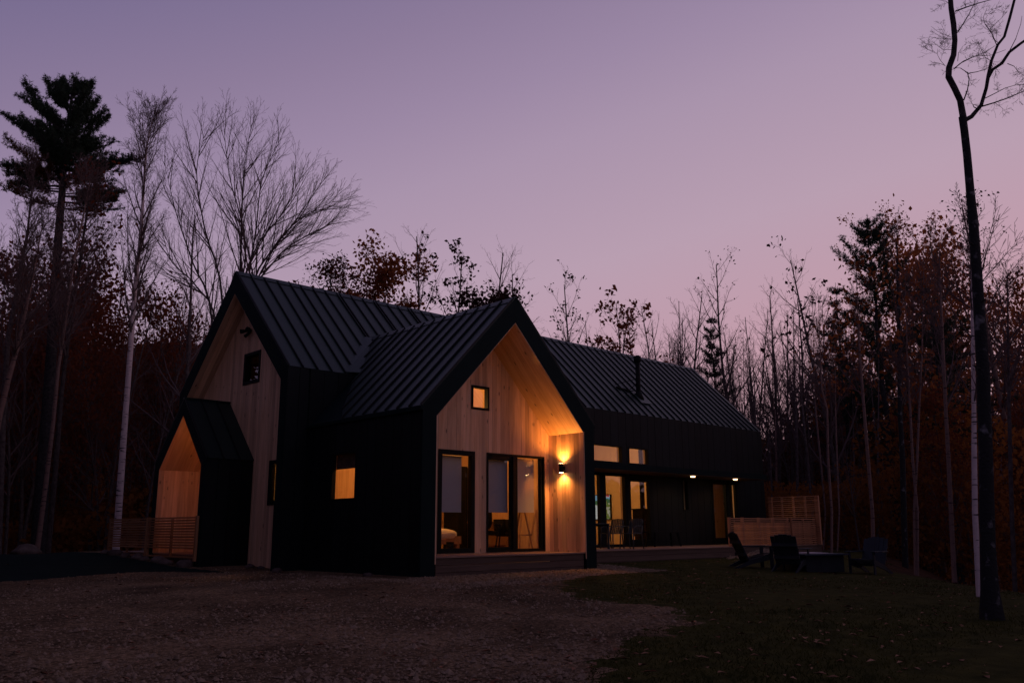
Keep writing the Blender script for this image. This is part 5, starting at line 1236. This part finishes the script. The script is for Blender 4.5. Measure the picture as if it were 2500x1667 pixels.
# pale birch stems standing in the right wood
bseed = 70
for u, ut, vt, D, r, lab, bk in ((2382, 2374, 760, 15.8, .050, 'slim white birch just left of the forked trunk', 'birch'), (2326, 2300, 800, 22, .055, 'pinkish birch stem on the lawn edge left of the slim white birch', 'birch_pink'), (2132, 2100, 880, 26, .055, 'pale birch stem behind the blue adirondack chair', 'birch_pink'), (2236, 2216, 900, 27, .045, 'forked pale birch stem right of the blue chair', 'birch_pink'), (2232, 2250, 880, 27, .040, 'thin pale birch stem beside the forked birch', 'birch_pink'),
                             (2032, 2006, 950, 33, .050, 'pale crooked birch stem right of the privacy screen', 'birch_pink'), (2046, 2040, 980, 36, .035, 'thin pale birch stem second from the privacy screen', 'birch_pink'), (2012, 1990, 960, 38, .035, 'faint birch stem just behind the privacy screen', 'birch_pink'), (2210, 2194, 780, 30, .10, 'dark mossy stem under the tall pine', 'lichen_bark'), (1950, 1940, 980, 42, .08, 'grey stem behind the hot tub', 'bark'), (2470, 2462, 900, 20, .05, 'thin dark stem right of the forked trunk', 'bark'), (1900, 1888, 1000, 45, .055, 'pale twin stem just beyond the canopy end', 'birch_pink')):
    bseed += 1; b = ground(u, D); H = height(u, vt, D, b)
    rg_ = random.Random(bseed); lean_u = ut-u
    px_tree('birch_tree' if 'birch' in bk else 'slim_tree', lab, D, u, [(u, 1400), (u+rg_.uniform(-5, 5), 1250), (u+lean_u*.4, 1120), (u+lean_u*.7+rg_.uniform(-6, 6), 1000), (u+lean_u, vt), (u+lean_u*1.2, vt-130), (u+lean_u*1.3, vt-230)], [r*1.1, r, r*.92, r*.8, r*.62, r*.35, .008], M[bk], BR, bseed, 18, 1.7, zone=(.5, 1), leaves=(260, .10, M['leaf_rust'], .5, .3) if bseed % 2 and D > 24 else None)

# --- copies of a few kinds fill the wood round the clearing
protos = [bare_tree('bare_tree', 'grey bare tree in the thick of the wood', 'tree', (0, 0, 0), 12, .10, UPRIGHT, 101, M['bark']), bare_tree('bare_tree', 'grey bare tree in the thick of the wood', 'tree', (0, 0, 0), 11, .10, UPRIGHT, 102, M['bark']),
          bare_tree('bare_tree', 'grey bare tree in the thick of the wood', 'tree', (0, 0, 0), 10, .11, SPREAD, 103, M['bark']),
          bare_tree('leafy_tree', 'rust brown leaved tree in the thick of the wood', 'tree', (0, 0, 0), 9, .09, SCRUB, 104, M['bark'], leaves=(4200, .09, M['leaf_red'], .9, .24)),
          bare_tree('leafy_tree', 'rust brown leaved tree in the thick of the wood', 'tree', (0, 0, 0), 8, .09, SCRUB, 105, M['bark'], leaves=(4200, .09, M['leaf_rust'], .9, .24))]
GRP = {'bare_tree': 'bare trees filling the wood', 'leafy_tree': 'rusty leaved trees filling the wood'}
for t in protos: t['group'] = GRP[t.name.split('.')[0]]
HP = [12, 11, 10, 9, 8]; rw_ = random.Random(77); used = set(); spots = []
def add(u, vtop, D, kinds): spots.append((u, vtop, D, rw_.choice(kinds)))
for i in range(26): add(rw_.uniform(-60, 500), rw_.uniform(620, 840), rw_.uniform(34, 60), [0, 1, 2, 0, 1, 3])
for i in range(7): add(rw_.uniform(350, 530), rw_.uniform(740, 860), rw_.uniform(36, 50), [3, 3, 0])
for i in range(16): add(rw_.uniform(760, 1700), rw_.uniform(740, 830), rw_.uniform(46, 66), [0, 1, 2])
for i in range(34): add(rw_.uniform(1680, 2520), rw_.uniform(760, 960), rw_.uniform(38, 66), [0, 1, 2, 0, 1, 0, 3])
for i in range(8): add(rw_.uniform(2080, 2540), rw_.uniform(900, 1080), rw_.uniform(30, 44), [3, 4, 0, 3])
for i in range(38): add(rw_.uniform(1640, 2120), rw_.uniform(740, 900), rw_.uniform(54, 92), [0, 1, 0, 1, 2])
for i in range(16): add(rw_.uniform(2100, 2560), rw_.uniform(660, 860), rw_.uniform(50, 80), [0, 1, 0, 4])
for i in range(22): add(rw_.uniform(-60, 480), rw_.uniform(600, 800), rw_.uniform(44, 80), [0, 1, 0, 1, 2])
for i in range(8): add(rw_.uniform(-20, 250), rw_.uniform(640, 800), rw_.uniform(36, 50), [3])
for i in range(12): add(rw_.uniform(760, 1660), rw_.uniform(730, 820), rw_.uniform(56, 84), [0, 1])
for i, (u, vt, D, k) in enumerate(spots):
    b, H = place(u, vt, D); o = protos[k]
    if -6 < b[0] < 24 and -10 < b[1] < 14.5 or H < 3: continue
    loc = Vector(b)
    kind_ = o.name.split('.')[0]
    zone = 'left of the white birch' if u < 260 else 'between the white birch and the left gable' if u < 620 else 'behind the house roof' if u < 1720 else 'between the roof end and the tall pine' if u < 2120 else 'at the far right round the forked trunk'
    lab = ('grey bare tree in the wood ' if kind_ == 'bare_tree' else 'rust brown leaved tree in the wood ')+zone; grp = ('bare trees ' if kind_ == 'bare_tree' else 'rusty trees ')+zone
    if o.name not in used: used.add(o.name); o['label'] = lab; o['group'] = grp; o.location = loc; o.rotation_euler = (0, 0, rw_.random()*6); s = H/HP[k]; o.scale = (s*.9, s*.9, s)
    else: s = H/HP[k]; c_ = dup(o, loc, rw_.random()*6, (s*.85, s*.85, s), lab); c_['group'] = grp

# --- understorey and the far wood, one mass
def wood_mass(name, n, fn, size, m, seed):
    rs_ = np.random.RandomState(seed); P = fn(rs_, n); k = len(P)
    a = rs_.normal(size=(k, 3)); a /= np.linalg.norm(a, axis=1)[:, None]; b_ = np.cross(a, rs_.normal(size=(k, 3))); b_ /= np.linalg.norm(b_, axis=1)[:, None]
    s = (size*(.5+rs_.rand(k)))[:, None]
    V = np.stack([P-a*s, P+b_*s*.6, P+a*s, P-b_*s*.6], 1).reshape(-1, 3)
    return tag(fast(name, V, np.arange(4*k).reshape(-1, 4), m), kind='stuff')
def belt(u0, u1, D0, D1, hfun):
    def fn(rs_, n):
        u = rs_.uniform(u0, u1, n); D = D0+(D1-D0)*rs_.rand(n)**.8
        h = FWD*np.array([1, 1, 0]); h /= np.linalg.norm(h)
        d = FWD[None]+RIGHT[None]*((u-1250)/F_PX)[:, None]-UP[None]*((1283-833.5)/F_PX)
        P = CAM[None]+d*(D/(d@h))[:, None]; x, y = P[:, 0], P[:, 1]; g_ = zg(x, y)
        top = hfun(u, D)*(.45+.9*vnoise(x+100, y+100, 5.0)); hz = top*rs_.rand(n)**.85
        keep_ = (vnoise(x*1.0+hz, y+3*hz, 2.2) > .22) & ~((x > -9) & (x < 25) & (y > -12) & (y < 15.5))
        return np.stack([x, y, g_+hz], -1)[keep_]
    return fn
wood_mass('far_wood', 90000, belt(-150, 620, 62, 118, lambda u, D: 4.5+0*u), .34, M['wood_far'], 1)
wood_mass('far_wood', 80000, belt(1640, 2700, 52, 100, lambda u, D: 7.0+np.clip((u-1900)/600, 0, 1)*4.5), .22, M['wood_far'], 2)
wood_mass('far_wood', 26000, belt(560, 1700, 62, 100, lambda u, D: 7+0*u), .26, M['wood_far'], 3)
wood_mass('understorey', 26000, belt(-150, 480, 36, 58, lambda u, D: 2.6+0*u), .13, M['wood_far'], 4)
wood_mass('understorey', 42000, belt(1830, 2620, 30, 52, lambda u, D: 3.6+np.clip((u-1900)/500, 0, 1)*3.2), .10, M['wood_far'], 5)
def ring(rs_, n):  # unseen foliage round the camera, added to dim sky light and window reflections
    h = FWD*np.array([1, 1, 0]); h /= np.linalg.norm(h); r2 = np.array([h[1], -h[0], 0])
    a = np.radians(np.concatenate([rs_.uniform(38, 322, n)])); D = 20+34*rs_.rand(n)
    P = CAM[None]+D[:, None]*(np.cos(a)[:, None]*h[None]+np.sin(a)[:, None]*r2[None]); x, y = P[:, 0], P[:, 1]
    hz = np.where((np.degrees(a) > 235)[...], 14.0, 7.5)*(.5+.7*vnoise(x+200, y+200, 6))*rs_.rand(n); k_ = ~((x > -6) & (x < 24) & (y > -8) & (y < 16))
    return np.stack([x, y, zg(x, y)+hz], -1)[k_]
wood_mass('unseen_shading_wood', 70000, ring, .55, M['wood_far'], 6)
def fstems(rs_, n, u0, u1, D0, D1):
    sg = []
    for _ in range(n):
        u = rs_.uniform(u0, u1); D = rs_.uniform(D0, D1); b = ground(u, D)
        if -9 < b[0] < 25 and -12 < b[1] < 15.5: continue
        h = rs_.uniform(6, 11); r = rs_.uniform(.04, .10); lx, ly = rs_.normal(0, .05, 2)
        sg.append((0, b[0], b[1], b[2]-.3, b[0]+lx*h*.5, b[1]+ly*h*.5, b[2]+h*.5, r, r*.7)); sg.append((0, b[0]+lx*h*.5, b[1]+ly*h*.5, b[2]+h*.5, b[0]+lx*h, b[1]+ly*h, b[2]+h, r*.7, .01))
    return sg
rs_ = np.random.RandomState(9)
tag(seg_mesh('far_stems', fstems(rs_, 200, -100, 520, 40, 95)+fstems(rs_, 240, 1760, 2560, 40, 90), 5, M['bark'], None), kind='stuff')
print('objects', len(bpy.data.objects), 'tris', sum(len(m.polygons)*2 for m in bpy.data.meshes))
